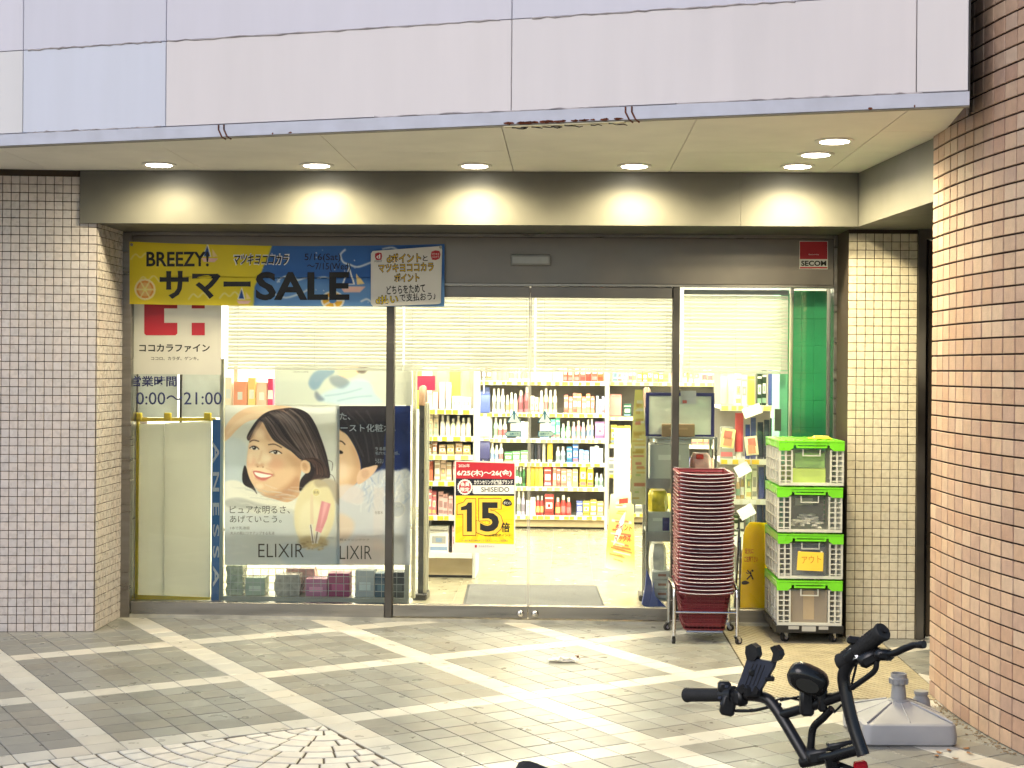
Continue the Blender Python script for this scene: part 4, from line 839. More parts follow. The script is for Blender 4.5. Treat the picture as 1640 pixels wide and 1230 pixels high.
# goods in the wire basket
bask = [('green_pouch', 'stack of pale green makeup pouches at the basket end', 'pouch', 361, 390, 906, 950, (196, 206, 180), 'soft'), ('clear_pouch', 'pale green clear box of pads in the wire basket', 'box', 392, 425, 926, 951, (198, 214, 190), 'box'),
        ('silver_pouch', 'crumpled silver pouch in the wire basket', 'pouch', 438, 482, 921, 951, (198, 192, 180), 'soft'), ('pink_pack', 'pink folded packet behind the silver pouch', 'packet', 456, 506, 911, 936, (238, 190, 186), 'soft'),
        ('pink_box', 'pink gift box with a dark slot in the wire basket', 'box', 488, 524, 928, 953, (208, 130, 168), 'box'), ('magenta_box', 'magenta box pair in the wire basket', 'box', 524, 560, 919, 952, (168, 48, 108), 'box'), ('grey_box', 'pale blue-grey box in the wire basket', 'box', 568, 600, 914, 953, (196, 204, 206), 'box'),
        ('teal_box', 'dark teal box by the window post', 'box', 600, 622, 919, 952, (52, 92, 116), 'box'), ('black_white_box', 'black and white patterned box right of the window post', 'box', 627, 648, 917, 952, (60, 66, 66), 'box')]
for k, (nm, lab, cat, x0, x1, y0, y1, col, kd) in enumerate(bask):
    yy = 0.17 if nm != 'pink_pack' else 0.30
    a, b = W(x0, y1, yy), W(x1, y0, yy); z0 = zsh + 0.001; w, h, d = b.x - a.x, b.z - zsh, 0.12
    r = thing(nm, lab, cat, ((a.x + b.x) / 2, yy + d / 2, z0), 'goods in the wire basket')
    if kd == 'box':
        MB().cbox((0, 0, h / 2), (w * .97, d, h), 0.003).build('carton', C(*col), r, world=False)
        MB().bb(-w * .3, w * .3, -d / 2 - .0012, -d / 2, h * .25, h * .55).build('label', C(min(255, col[0] + 50), min(255, col[1] + 50), min(255, col[2] + 45)), r, world=False)
    else:
        for q in range(3 if nm == 'green_pouch' else 1):
            hh = h / (3 if nm == 'green_pouch' else 1); mb = MB(); nn = 14; prof = []
            ring = [[(w * .5 * (1 - .12 * (abs(t - .5) * 2) ** 2) * sgx * (0.9 + random.uniform(0, .12)), d * .5 * sgy, hh * t) for sgx, sgy in ((-1, -1), (-.3, -1.15), (.3, -1.15), (1, -1), (1, 1), (-1, 1))] for t in (0.02, .3, .6, .85, 1)]
            vs = [p for R_ in ring for p in R_]; fs = [(i * 6 + j, i * 6 + (j + 1) % 6, (i + 1) * 6 + (j + 1) % 6, (i + 1) * 6 + j) for i in range(4) for j in range(6)] + [tuple(reversed(range(6))), tuple(range(24, 30))]
            mb.add([(p[0], p[1], p[2] + q * hh) for p in vs], fs); mb.build('bag', M('pouch_%s' % nm, S(*col), 0.3, var=0.25, vscale=30, bump=0.5, bscale=40, trans=0.1), r, smooth=50, world=False)
    r.location.z = z0
# small shelf goods seen over the left poster
for k, (x0, x1, col) in enumerate(((360, 372, (250, 236, 214)), (374, 396, (240, 160, 130)), (397, 410, (250, 214, 140)), (411, 428, (244, 196, 176)), (429, 438, (214, 60, 110)))):
    a, b = W(x0, 642, 0.4), W(x1, 604 + (k * 7) % 13, 0.4); r = thing('small_carton', ['cream', 'orange', 'yellow', 'peach', 'magenta'][k] + ' carton on the rack above the left poster', 'box', ((a.x + b.x) / 2, 0.42, 1.2455), 'cartons above the left poster')
    h = max(.08, b.z - 1.2455); MB().cbox((0, 0, h / 2), (b.x - a.x - .003, 0.06, h), 0.002).build('carton', C(*col), r, world=False); MB().bb(-.015, .015, -.031, -.03, h * .3, h * .6).build('label', WHITEI, r, world=False)
# folded display board with yellow clips, blue side and blue banner strip
part = thing('display_board', 'tall cream folding board with yellow clip frame behind the window', 'board', (W(280, 960, .1).x, 0.1, ZF))
BOARD = M('board_cream', (0.78, 0.77, 0.69), 0.55, var=0.05, vscale=3, transl=0.5)
Q = lambda x, y, Y: W(x, y, Y)
def slab(pts, Y, th, name, mat): return MB().prism([Q(x, y, Y) for x, y in pts], (0, th, 0)).build(name, mat, part)
slab([(221, 679), (263, 679), (262, 955), (219, 955)], 0.10, 0.012, 'leaf', BOARD); slab([(264, 678), (338, 674), (336, 957), (262, 957)], 0.105, 0.012, 'leaf', BOARD)
YEL = M('yellow_clip', S(246, 226, 70), 0.45, transl=0.3)
slab([(214, 671), (222, 671), (220, 961), (216, 961)], 0.085, 0.02, 'yellow_edge', YEL); slab([(214, 669), (345, 669), (345, 674), (214, 675)], 0.084, 0.012, 'yellow_top', YEL); slab([(214, 953), (337, 957), (337, 961), (214, 961)], 0.084, 0.012, 'yellow_foot', YEL)
for x in (263, 327, 216):
    a, b = W(x, 673, .078), W(x + 11, 661, .078); MB().cbox(((a.x + b.x) / 2, 0.082, (a.z + b.z) / 2), (b.x - a.x, .03, b.z - a.z), .004).build('clip', YEL, part)
slab([(207, 676), (215, 688), (215, 958), (205, 962)], 0.09, 0.02, 'blue_side', M('blue_side', S(96, 146, 176), 0.5))
MB().bb(W(205, 960, .25).x, W(350, 960, .25).x, 0.13, 0.30, ZF, 0.045).build('base', WHITEP, part)
strip = thing('blue_strip_banner', 'narrow blue vertical banner with pale letters beside the cream board', 'banner', (W(346, 962, .07).x, 0.07, W(346, 962, .07).z))
sheet('strip', (338, 672, 353, 962), 0.075, M('strip_blue', S(62, 118, 176), 0.5, var=0.2, vscale=3), strip, 0.003)
text(strip, 'A N E S S A', (341, 708, 351, 940), 0.0735, WHITEI, 0.02, vertical=True)
hang = thing('window_backdrop', 'pale grey panel with dark posts behind the opening hours', 'panel', (W(280, 665, .3).x, .3, 1.15))
sheet('panel_sheet', (222, 590, 284, 668), 0.30, M('pale_panel', (0.62, 0.64, 0.63), 0.5, transl=0.5), hang, .008); sheet('panel_sheet', (292, 590, 354, 668), 0.30, MATS['pale_panel'], hang, .008)
sheet('dark_post', (213, 590, 221, 965), 0.305, BLACK, hang, .02); sheet('dark_post', (285, 590, 291.5, 965), 0.305, BLACK, hang, .02)

# ------------------------------------------------------------------ shop interior
RX0, RX1, RY1, RZ = -2.9, 3.1, 7.0, 2.80
floor_ = tag(MB().bb(-2.36, RX1, 0.101, RY1, 0.0, ZF - 0.002).build('shop_floor', M('floor_joint', (0.40, 0.36, 0.25), 0.6)), kind='structure')
FT = 0.303; fm = []
for k in range(5):
    mb = MB(); mb.tile([(a * (FT / 2 - .0008), b * (FT / 2 - .0008), -0.0018) for a, b in ((-1, -1), (1, -1), (1, 1), (-1, 1))], (0, 0, 0.0018), 0.0006)
    fm.append(mb.mesh('floor_tile', M('vinyl_tile_%d' % k, shade((0.31, 0.275, 0.185), 0.07, 0.02), 0.22, var=0.05, vscale=9, rvar=0.06)))
for i in range(13):
    for j in range(22): put('floor_tile', random.choice(fm), floor_, loc=(-1.75 + i * FT, 0.26 + j * FT, ZF))
MB().bb(RX0, RX1, RY1, RY1 + 0.1, 0, RZ).build('wall_back', WALLW)['kind'] = 'structure'
MB().bb(-2.42, -2.362, 0.61, RY1, 0, RZ).build('wall_left', WALLW)['kind'] = 'structure'
MB().bb(RX1, RX1 + .1, 0.12, RY1, 0, RZ).build('wall_right', WALLW)['kind'] = 'structure'
MB().bb(-2.45, RX1 + .1, 0.051, RY1 + .1, RZ, RZ + 0.05).build('ceiling', WALLW)['kind'] = 'structure'
MB().bb(-2.36, RX1, 0.055, 0.10, 2.30, RZ).build('wall_front', WALLW)['kind'] = 'structure'
# green panel behind the right pane
gp = thing('green_partition', 'bright green partition at the end of the shop window', 'panel', (1.8, 0.2, ZF))
GREEN = M('green_wall', S(64, 190, 130), 0.45, var=0.06)
xg0, xg1 = W(1262, 700, .16).x, 1.885
nzg = 12
for i in range(3):
    for j in range(nzg):
        w = (xg1 - xg0) / 3; h = (1.98 - ZF) / nzg
        MB().tile([(xg0 + w * (i + a), 0.17, ZF + h * (j + b)) for a, b in ((0.004, 0.003), (.996, 0.003), (.996, .997), (0.004, .997))], (0, -0.006, 0), 0.001).build('panel_board', GREEN, gp)
MB().bb(xg0 - .002, xg1, 0.171, 0.20, ZF, 1.985).build('backing', M('green_dark', S(34, 140, 88), 0.5), gp)
MB().bb(W(1247, 700, .2).x, xg0 - .003, 0.172, 0.5, ZF, 1.99).build('mint_edge', M('mint_edge', S(150, 236, 196), 0.5), gp)
pole = thing('white_pole', 'slim white pole leaning against the green panel', 'pole', W(1262, 985, .13)); pole.location.z = ZF
MB().tube([W(1262, 980, .13), W(1268, 466, .15)], 0.0115, 12).build('shaft', CREAMP, pole, smooth=40); MB().tube([W(1268, 470, .15), W(1268, 462, .15)], 0.014, 12).build('cap', WHITEP, pole, smooth=40)
MB().bb(W(1240, 700, .14).x, W(1250, 700, .14).x, 0.12, 0.15, W(1245, 690, .14).z, W(1245, 655, .14).z).build('wall_switch', M('switch_grey', (0.22, 0.22, 0.18), 0.4)); tag(bpy.data.objects['wall_switch'], 'dark grey switch box on the mint panel edge', 'switch')
# ceiling lamps of the shop
LAMP_E, LAMP_C = 50.0, (1.0, 0.92, 0.72)
lm = M('shop_tube', (0.9, 0.9, 0.85), 0.5, emit=LAMP_C, estr=LAMP_E); k = 0
for y in (0.75, 2.3, 3.9, 5.6):
    for x in (-1.5, 0.1, 1.7):
        l = thing('ceiling_lamp', 'long strip lamp on the shop ceiling, %s row from the doors, %s' % ({.75: 'first', 2.3: 'second', 3.9: 'third', 5.6: 'fourth'}[y], {-1.5: 'left end', .1: 'middle', 1.7: 'right end'}[x]), 'ceiling light', (x, y, RZ), 'strip lamps on the shop ceiling')
        MB().bb(-0.62, 0.62, -0.11, 0.11, -0.05, -0.001).build('housing', WHITEP, l, world=False); MB().bb(-0.6, 0.6, -0.09, 0.09, -0.057, -0.0505).build('diffuser', lm, l, world=False)
# door mat
mat_ = thing('door_mat', 'grey ribbed entrance mat inside the sliding doors', 'mat', (0.12, 0.85, ZF))
pts = [G(752, 937, ZF), G(953, 939, ZF), G(966, 973, ZF), G(744, 971, ZF)]
MB().tile([p + Vector((0, 0, .0005)) for p in pts], (0, 0, 0.009), 0.005).build('pile', M('mat_pile', (0.115, 0.11, 0.105), 0.95, var=0.2, vscale=60, bump=0.8, bscale=160, stretch=(1, 6, 1)), mat_)
c_ = sum(pts, Vector()) / 4; MB().tile([c_ + (p - c_) * 1.03 + Vector((0, 0, .0003)) for p in pts], (0, 0, 0.004), 0.002).build('rubber_edge', RUBBER, mat_)
# security gates inside the doors
def gate(x, y, label):
    r = thing('security_gate', label, 'gate', (x, y, ZF), 'security gates inside the doors')
    MB().cbox((0, 0, .02), (0.09, 0.22, .04), .006).build('foot', DARKMET, r, world=False)
    pr = [(0, -.07, .04), (0, .07, .04), (0, .07, 1.24), (0, .06, 1.31), (0, .03, 1.35), (0, -.03, 1.35), (0, -.06, 1.31), (0, -.07, 1.24)]
    MB().prism([(-.016, p[1], p[2]) for p in pr], (.032, 0, 0)).build('antenna_panel', M('gate_grey', (0.05, 0.052, 0.056), .35), r, world=False)
    MB().tube([(0, p[1] * 1.03, p[2]) for p in pr[2:]] , .022, 10).build('top_rail', M('gate_wood', (0.30, 0.17, 0.09), .5), r, smooth=40, world=False)
    for sy in (-1, 1): MB().cbox((0.028, sy * .06, .65), (.022, .02, 1.22), .004).build('side_rail', CREAMP, r, world=False)
gate(-0.60, 0.72, 'dark security gate beside the poster rack'); gate(0.845, 0.80, 'dark security gate beside the yellow hanging banner')

# ------------------------------------------------------------------ goods
def bottle_mesh(seg=12):
    mb = MB(); mb.m = 2; mb.lathe([(0.505, 0.16), (0.508, 0.17), (0.508, 0.46), (0.505, 0.47)], seg); mb.m = 0; mb.lathe([(0.40, 0), (0.5, 0.02), (0.5, 0.60), (0.42, 0.70), (0.24, 0.76), (0.22, 0.78)], seg); mb.m = 1; mb.lathe([(0.28, 0.78), (0.28, 0.98), (0.22, 1.0)], seg); return mb
def tube_mesh():
    mb = MB(); mb.m = 1; mb.lathe([(0.42, 0), (0.42, 0.16)], 12); mb.m = 0; n = 12; vs = []
    for z, sy in ((0.16, 1), (0.5, .8), (0.92, .22), (1.0, .1)): vs += [(0.5 * math.cos(q * 2 * math.pi / n), 0.5 * sy * math.sin(q * 2 * math.pi / n), z) for q in range(n)]
    mb.add(vs, [(i * n + j, i * n + (j + 1) % n, (i + 1) * n + (j + 1) % n, (i + 1) * n + j) for i in range(3) for j in range(n)] + [tuple(range(3 * n, 4 * n))]); return mb
def pouch_mesh():
    mb = MB(); vs = []; R_ = ((0, .30, .46), (.06, .5, .5), (.5, .46, .49), (.86, .16, .5), (.9, .05, .5), (1, .05, .5))
    for z, dy, dx in R_: vs += [(sx * dx, sy * dy, z) for sx, sy in ((-1, -1), (-.4, -1.15), (.4, -1.15), (1, -1), (1, 1), (-1, 1))]
    mb.add(vs, [(i * 6 + j, i * 6 + (j + 1) % 6, (i + 1) * 6 + (j + 1) % 6, (i + 1) * 6 + j) for i in range(5) for j in range(6)] + [tuple(reversed(range(6))), tuple(range(30, 36))]); return mb
def carton_mesh():
    mb = MB(); mb.m = 0; mb.cbox((0, 0, .5), (1, 1, 1), .02); mb.m = 1; mb.bb(-.36, .36, -.506, -.499, .34, .62); mb.m = 2; mb.bb(-.45, .45, -.505, -.499, .08, .22); mb.bb(-.16, .16, -.509, -.5062, .40, .55); mb.m = 1; mb.bb(-.5 * .9, .5 * .9, -.505, -.499, .80, .86); return mb
PMESH = {}
SH = {'bottle': bottle_mesh, 'tube': tube_mesh, 'pouch': pouch_mesh, 'carton': carton_mesh}
def product(kind, x, y, z, w, d, h, col, lab, group, tilt=0.0, cat=None, col2=None):
    col = tuple(int(c + (255 - c) * .06) for c in col); key = (kind, col, col2)
    if key not in PMESH:
        c2 = col2 or ((250, 246, 235) if kind == 'carton' and sum(col) < 600 else tuple(int(c * .72) for c in col) if kind == 'carton' else (245, 240, 228))
        PMESH[key] = SH[kind]().mesh(kind, [C(*col, rough=.4), C(*c2, rough=.4), C(*random.choice(((250, 246, 236), (250, 240, 226), (214, 120, 122), (140, 164, 200), (230, 204, 130), (150, 184, 152), tuple(int(c * .7) for c in col), tuple(int(c * .7) for c in col))), rough=.4)], 45 if kind != 'carton' else None)
    o = put(kind, PMESH[key]); o.location = (x, y, z); o.scale = (w, d, h); o.rotation_euler = (0, tilt, random.uniform(-.08, .08))
    return tag(o, lab, cat or kind, group)
def shelf_unit(name, label, x0, x1, y0, depth, zs, top, cat='shelf', mat=None, strip=(248, 244, 228), side=True):
    mat = mat or WHITEP; r = thing(name, label, cat, ((x0 + x1) / 2, y0, ZF))
    MB().bb(x0, x1, y0 + depth, y0 + depth + .02, ZF, top).build('back_panel', M('shelf_back', (0.36, 0.33, 0.27), .6), r)
    MB().bb(x0, x1, y0 + .03, y0 + depth - .001, ZF + .02, zs[-1] - .035).build('base', M('shelf_base', (0.50, 0.40, 0.24), .5), r); MB().bb(x0, x1, y0 + .05, y0 + depth - .002, ZF, ZF + .019).build('plinth', DARKMET, r)
    if side:
        for x in (x0 - .012, x1 + .012): MB().cbox((x, y0 + depth / 2, (ZF + top) / 2), (.022, depth, top - ZF), .003).build('side_panel', mat, r)
    for z in zs:
        sh = MB().bb(x0, x1, y0, y0 + depth - .001, z - .022, z).build('shelf', mat, r)
        ps = MB().bb(x0, x1, y0 - .006, y0 - .0005, z - .034, z + .004).build('price_rail', C(*strip), sh)
        tg = MB(); x = x0 + .01
        while x < x1 - .05:
            w = random.uniform(.03, .055); tg.bb(x, x + w, y0 - .0082, y0 - .0065, z - .031, z - .002); x += w + random.uniform(.004, .05)
        tg.build('price_tags', random.choice([C(250, 210, 70), C(250, 246, 236), C(250, 224, 120)]), sh)
    return r
ORD = ['first', 'second', 'third', 'fourth', 'fifth', 'sixth', 'seventh', 'eighth']; NUM = ['none', 'one', 'two', 'three', 'four', 'five', 'six', 'seven', 'eight']
def fill(unit, rowname, x0, x1, y, z, items, group, Y=None):
    """items: (px from, px to, colour word, rgb, kind, height m, count)"""
    for (pa, pb, cw, col, kind, h, n) in items:
        a, b = W(pa, 700, y).x, W(pb, 700, y).x; w = (b - a) / n
        for k in range(n):
            hh = h * 1.2 * random.uniform(.86, 1.06); dd = min(w * .9, .08) if kind != 'carton' else .07
            product(kind, a + w * (k + .5), y + dd / 2 + .012 + random.uniform(0, .02), z + .0005, w * random.uniform(.82, .96), dd, hh, tuple(min(255, max(0, int(c + jt))) for c, jt in zip(col, random.choice(((0, 0, 0), (0, 0, 0), (-26, -18, -10), (14, 10, 20), (-10, 14, -14))))), ('%s %s on the %s of the %s' % (cw, kind, rowname, unit)) if n == 1 else ('%s %s, %s of %s from left, %s, %s' % (cw, kind, ORD[k], NUM[n], rowname, unit)), group)
# back shelf facing the doors
YBK = 4.9; xs0, xs1 = W(752, 700, YBK).x, W(969, 700, YBK).x
zr = [W(860, y, YBK).z for y in (611, 662, 703, 741, 780, 826)]
shelf_unit('tall_shelf', 'tall goods shelf facing the doors at the back of the aisle', xs0, xs1, YBK, .40, zr, W(860, 560, YBK).z)
GB = 'goods on the back aisle shelf'; UN = 'back aisle shelf'
fill(UN, 'topmost row', 0, 0, YBK, zr[0], [(762, 786, 'dark', (96, 70, 66), 'carton', .11, 3), (788, 812, 'peach', (238, 176, 130), 'pouch', .14, 3), (814, 848, 'cream', (244, 236, 214), 'bottle', .15, 5), (850, 884, 'pale green', (206, 224, 196), 'carton', .12, 4), (886, 900, 'white', (250, 248, 240), 'carton', .10, 2), (901, 916, 'scarlet', (222, 70, 50), 'carton', .16, 2), (918, 966, 'red', (226, 66, 48), 'carton', .19, 5)], GB)
fill(UN, 'second row', 0, 0, YBK, zr[1], [(764, 784, 'navy', (66, 80, 132), 'pouch', .2, 2), (787, 808, 'white', (248, 244, 230), 'bottle', .19, 3), (809, 828, 'cream', (244, 238, 214), 'bottle', .16, 3), (829, 848, 'rose', (226, 120, 124), 'bottle', .20, 2), (849, 862, 'ivory', (248, 242, 222), 'carton', .14, 2), (863, 892, 'sand', (240, 226, 192), 'bottle', .20, 4), (903, 952, 'coral', (238, 138, 116), 'carton', .15, 7), (954, 968, 'lilac', (206, 200, 236), 'carton', .13, 3)], GB)
fill(UN, 'third row', 0, 0, YBK, zr[2], [(764, 788, 'white', (246, 242, 228), 'pouch', .17, 2), (790, 812, 'mint', (208, 236, 214), 'bottle', .16, 3), (826, 846, 'white', (250, 248, 240), 'carton', .15, 3), (864, 880, 'white', (250, 248, 240), 'carton', .13, 2), (882, 897, 'teal', (112, 204, 196), 'carton', .16, 2), (898, 914, 'green', (140, 206, 160), 'bottle', .13, 2), (915, 938, 'pink', (240, 170, 176), 'bottle', .14, 3), (939, 951, 'cream', (246, 238, 210), 'bottle', .17, 2), (953, 969, 'violet', (214, 150, 206), 'carton', .15, 1)], GB)
fill(UN, 'fourth row', 0, 0, YBK, zr[3], [(764, 782, 'indigo', (52, 56, 104), 'pouch', .19, 2), (785, 806, 'white', (248, 246, 236), 'bottle', .15, 3), (808, 846, 'green', (96, 160, 92), 'carton', .09, 3), (850, 866, 'black', (40, 40, 42), 'tube', .16, 3), (868, 874, 'grey', (176, 170, 160), 'tube', .16, 1), (876, 886, 'yellow', (244, 210, 60), 'tube', .16, 1), (890, 906, 'pale blue', (200, 222, 240), 'bottle', .13, 2), (908, 926, 'blue and white', (72, 120, 200), 'carton', .14, 2), (927, 944, 'sky blue', (110, 160, 220), 'carton', .11, 2), (945, 966, 'white', (244, 246, 248), 'carton', .13, 3)], GB)
fill(UN, 'fifth row', 0, 0, YBK, zr[4], [(826, 842, 'dark green', (70, 110, 76), 'bottle', .17, 3), (844, 870, 'orange', (244, 180, 50), 'pouch', .15, 4), (872, 884, 'red', (214, 70, 66), 'carton', .16, 1), (885, 898, 'salmon', (236, 138, 118), 'carton', .16, 2), (899, 926, 'peach', (242, 178, 146), 'carton', .14, 3), (929, 951, 'yellow', (248, 214, 40), 'carton', .19, 2), (953, 967, 'aqua', (196, 232, 220), 'bottle', .12, 2)], GB)
fill(UN, 'lowest row', 0, 0, YBK, zr[5], [(828, 842, 'mauve', (214, 196, 214), 'bottle', .19, 2), (843, 858, 'white', (246, 242, 236), 'carton', .13, 2), (859, 872, 'crimson', (200, 50, 52), 'bottle', .16, 2), (873, 888, 'red', (220, 78, 66), 'carton', .17, 1), (890, 916, 'scarlet', (224, 74, 60), 'bottle', .15, 3), (924, 934, 'navy', (70, 90, 160), 'carton', .11, 1), (935, 968, 'gold', (226, 186, 90), 'carton', .12, 3)], GB)
# end shelf by the left gate with pink goods
YL1 = 1.62; xl0, xl1 = W(682, 800, YL1).x, W(757, 800, YL1).x; zl = [W(720, y, YL1).z for y in (656, 699, 729, 771, 826, 886)]
shelf_unit('end_shelf', 'white end shelf of pink goods just inside the left door', xl0, xl1, YL1, .42, zl, W(720, 590, YL1).z, strip=(250, 246, 240))
GE = 'goods on the pink end shelf'; UE = 'pink end shelf'
for rn, z, its in (('topmost row', zl[0], [(684, 700, 'white', (250, 246, 236), 'pouch', .10, 2), (702, 722, 'clear', (226, 230, 226), 'pouch', .16, 2), (723, 754, 'white', (246, 246, 238), 'carton', .08, 2)]),
                   ('second row', zl[1], [(684, 702, 'beige', (226, 206, 170), 'carton', .13, 2), (704, 754, 'cream', (248, 236, 214), 'bottle', .12, 6)]),
                   ('third row', zl[2], [(684, 700, 'brown', (196, 140, 110), 'carton', .07, 2), (702, 754, 'orange', (248, 196, 140), 'carton', .07, 4)]),
                   ('fourth row', zl[3], [(684, 694, 'red', (226, 90, 84), 'pouch', .13, 1), (696, 724, 'tan', (230, 200, 160), 'carton', .12, 3), (725, 754, 'rose', (240, 170, 164), 'carton', .12, 4)]),
                   ('fifth row', zl[4], [(684, 700, 'pink', (240, 130, 138), 'carton', .15, 2), (702, 726, 'blush', (246, 190, 186), 'carton', .13, 3), (728, 754, 'white', (250, 246, 244), 'carton', .14, 3)]),
                   ('lowest row', zl[5], [(686, 722, 'white', (244, 242, 236), 'carton', .16, 1), (724, 752, 'pale pink', (244, 196, 196), 'carton', .17, 2)])):
    fill(UE, rn, 0, 0, YL1, z, its, GE)
hd = thing('header_card', 'crimson header card on top of the pink end shelf', 'sign', (xl0 + .1, YL1, zl[0] + .1)); sheet('card', (663, 602, 697, 625), YL1 - .03, C(214, 34, 74), hd, .004); sheet('stem', (678, 625, 681, 656), YL1 - .028, WHITEP, hd, .003)
for q, (x0, x1, col, cw) in enumerate(((700, 717, (240, 170, 140), 'peach'), (720, 738, (214, 210, 80), 'lime'), (741, 752, (196, 206, 140), 'olive'), (664, 676, (206, 222, 90), 'yellow-green'))):
    a, b = W(x0, 618, YL1 + .1), W(x1, 588, YL1 + .1); product('pouch', (a.x + b.x) / 2, YL1 + .1, W(x0, 656, YL1).z + .0005 if q < 3 else W(x0, 656, YL1).z + .0005, b.x - a.x, .04, b.z - zl[0], col, '%s hanging pack high above the pink end shelf' % cw, 'packs above the pink end shelf', cat='packet')
# strip hangers with dark pouches at the shelf corner
for q, (y0, y1, col, cw) in enumerate(((630, 662, (66, 84, 150), 'blue-striped'), (668, 700, (230, 226, 210), 'pale'), (706, 736, (44, 44, 92), 'dark navy'), (634, 660, (250, 210, 80), 'yellow'))):
    x0 = 765 if q < 3 else 757; a, b = W(x0, y1, 4.5), W(x0 + 20 - 10 * (q == 3), y0, 4.5)
    product('pouch', (a.x + b.x) / 2, 4.5, a.z, b.x - a.x, .04, b.z - a.z, col, '%s pouch hanging at the left end of the back shelf' % cw, 'pouches hung at the back shelf end', cat='pouch')
MB().tube([(W(775, 600, 4.52).x, 4.53, 0.5), (W(775, 600, 4.52).x, 4.53, 1.9)], .006, 6).build('hanging_rail', WHITEP); tag(bpy.data.objects['hanging_rail'], 'thin white hanging rail at the left end of the back shelf', 'rail')
# farther shelf to the right
YR2 = 5.4; xr0, xr1 = W(976, 700, YR2).x, W(1210, 700, YR2).x; zr2 = [W(1000, y, YR2).z for y in (612, 668, 712, 760, 822)]
shelf_unit('far_shelf', 'goods shelf at the far back right of the shop', xr0, xr1, YR2, .4, zr2, W(1000, 566, YR2).z, strip=(250, 236, 190))
GF = 'goods on the far right shelf'; UF = 'far right shelf'
fill(UF, 'topmost row', 0, 0, YR2, zr2[0], [(980, 1004, 'sky blue', (190, 220, 240), 'carton', .12, 3), (1006, 1018, 'cream', (244, 230, 190), 'bottle', .12, 2), (1020, 1044, 'amber', (250, 200, 90), 'carton', .11, 3), (1046, 1070, 'gold', (250, 206, 100), 'carton', .10, 3), (1092, 1120, 'sand', (232, 214, 150), 'carton', .13, 3), (1124, 1150, 'white', (250, 246, 236), 'bottle', .14, 3), (1156, 1200, 'honey', (244, 206, 120), 'carton', .13, 5)], GF)
fill(UF, 'second row', 0, 0, YR2, zr2[1], [(976, 996, 'salmon', (240, 150, 130), 'pouch', .17, 1), (998, 1012, 'dark green', (40, 80, 84), 'carton', .12, 1)], GF)
fill(UF, 'fourth row', 0, 0, YR2, zr2[3], [(972, 986, 'white', (246, 244, 240), 'carton', .14, 1)], GF)
for rn, zz, its in (('second row', zr2[1], [(1016, 1050, 'rose', (230, 140, 140), 'carton', .15, 4), (1056, 1090, 'cream', (244, 234, 206), 'bottle', .17, 4), (1096, 1130, 'green', (120, 170, 110), 'carton', .13, 3), (1136, 1170, 'white', (246, 244, 236), 'bottle', .17, 4), (1174, 1204, 'orange', (244, 170, 80), 'pouch', .16, 3)]),
                    ('third row', zr2[2], [(978, 1010, 'yellow', (246, 214, 80), 'carton', .15, 3), (1014, 1050, 'blue', (90, 130, 200), 'carton', .14, 4), (1056, 1092, 'pink', (236, 160, 180), 'bottle', .16, 4), (1098, 1136, 'tan', (220, 190, 140), 'carton', .15, 4), (1142, 1204, 'white', (244, 244, 240), 'carton', .12, 5)]),
                    ('fourth row', zr2[3], [(990, 1024, 'red', (210, 80, 70), 'carton', .15, 3), (1030, 1064, 'mint', (170, 220, 190), 'bottle', .17, 4), (1070, 1110, 'navy', (70, 80, 130), 'pouch', .16, 4), (1116, 1204, 'peach', (240, 190, 150), 'carton', .15, 7)]),
                    ('lowest row', zr2[4], [(978, 1030, 'grey', (190, 186, 176), 'carton', .17, 4), (1036, 1090, 'gold', (226, 190, 100), 'pouch', .17, 5), (1096, 1200, 'sky', (170, 206, 236), 'carton', .16, 7)])):
    fill(UF, rn, 0, 0, YR2, zz, its, GF)
# aisle wagon shelf nearer, red and orange goods over the yellow banner
sb = thing('white_tower_unit', 'plain white narrow tower display between the back shelf and yellow banner', 'display', (W(995, 800, 3.2).x, 3.2, ZF))
a, b = W(984, 800, 3.2), W(1010, 688, 3.2); MB().cbox(((a.x + b.x) / 2, 3.3, (ZF + b.z) / 2), (b.x - a.x, .2, b.z - ZF), .006).build('body', WHITEP, sb); MB().bb(a.x + .03, a.x + .06, 3.196, 3.1995, b.z - .26, b.z - .08).build('screen', C(236, 230, 200), sb)
sb2 = thing('orange_sale_stand', 'leaning orange and white sale board standing on the shop floor', 'sign', G(985, 922, ZF))
yo = 2.3; pts = [(978, 792), (1014, 788), (1016, 924), (968, 905)]
P = Paint(966, 786, 1018, 926, 1.2); P.grad([(0, (250, 238, 196)), (0.3, (248, 214, 120)), (0.7, (246, 190, 80)), (1, (250, 240, 220))], 90)
for q in range(26): y = random.uniform(800, 905); P.line([(random.uniform(972, 986), y), (random.uniform(994, 1014), y + random.uniform(-2, 2))], random.uniform(2, 5), random.choice(((232, 120, 50), (224, 84, 50), (250, 246, 230))), .5, .8)
P.poly([(986, 796), (1006, 795), (1006, 804), (986, 805)], (222, 60, 48), 0, 1, 0)
def wob(x, y):
    u, v = (x - 966) / 52, (y - 786) / 140; A = Vector((978 + (1014 - 978) * u, 792 - 4 * u, 0)); B = Vector((968 + 48 * u, 905 + 19 * u, 0)); q = A.lerp(B, v); p = W(q.x, q.y, yo); return (p.x, yo - v * .12, p.z)
P.sheet('print', wob, PRINT, sb2); MB().prism([Vector(wob(x, y)) + Vector((0, .004, 0)) for x, y in ((966, 786), (1018, 786), (1018, 926), (966, 926))], (0, .012, 0)).build('board', WHITEP, sb2)
text(sb2, 'ポイント', (986, 838, 1012, 850), yo - .06, REDI, .02, rot=-.1); text(sb2, 'マックス', (984, 856, 1010, 868), yo - .08, REDI, .02, rot=-.1)
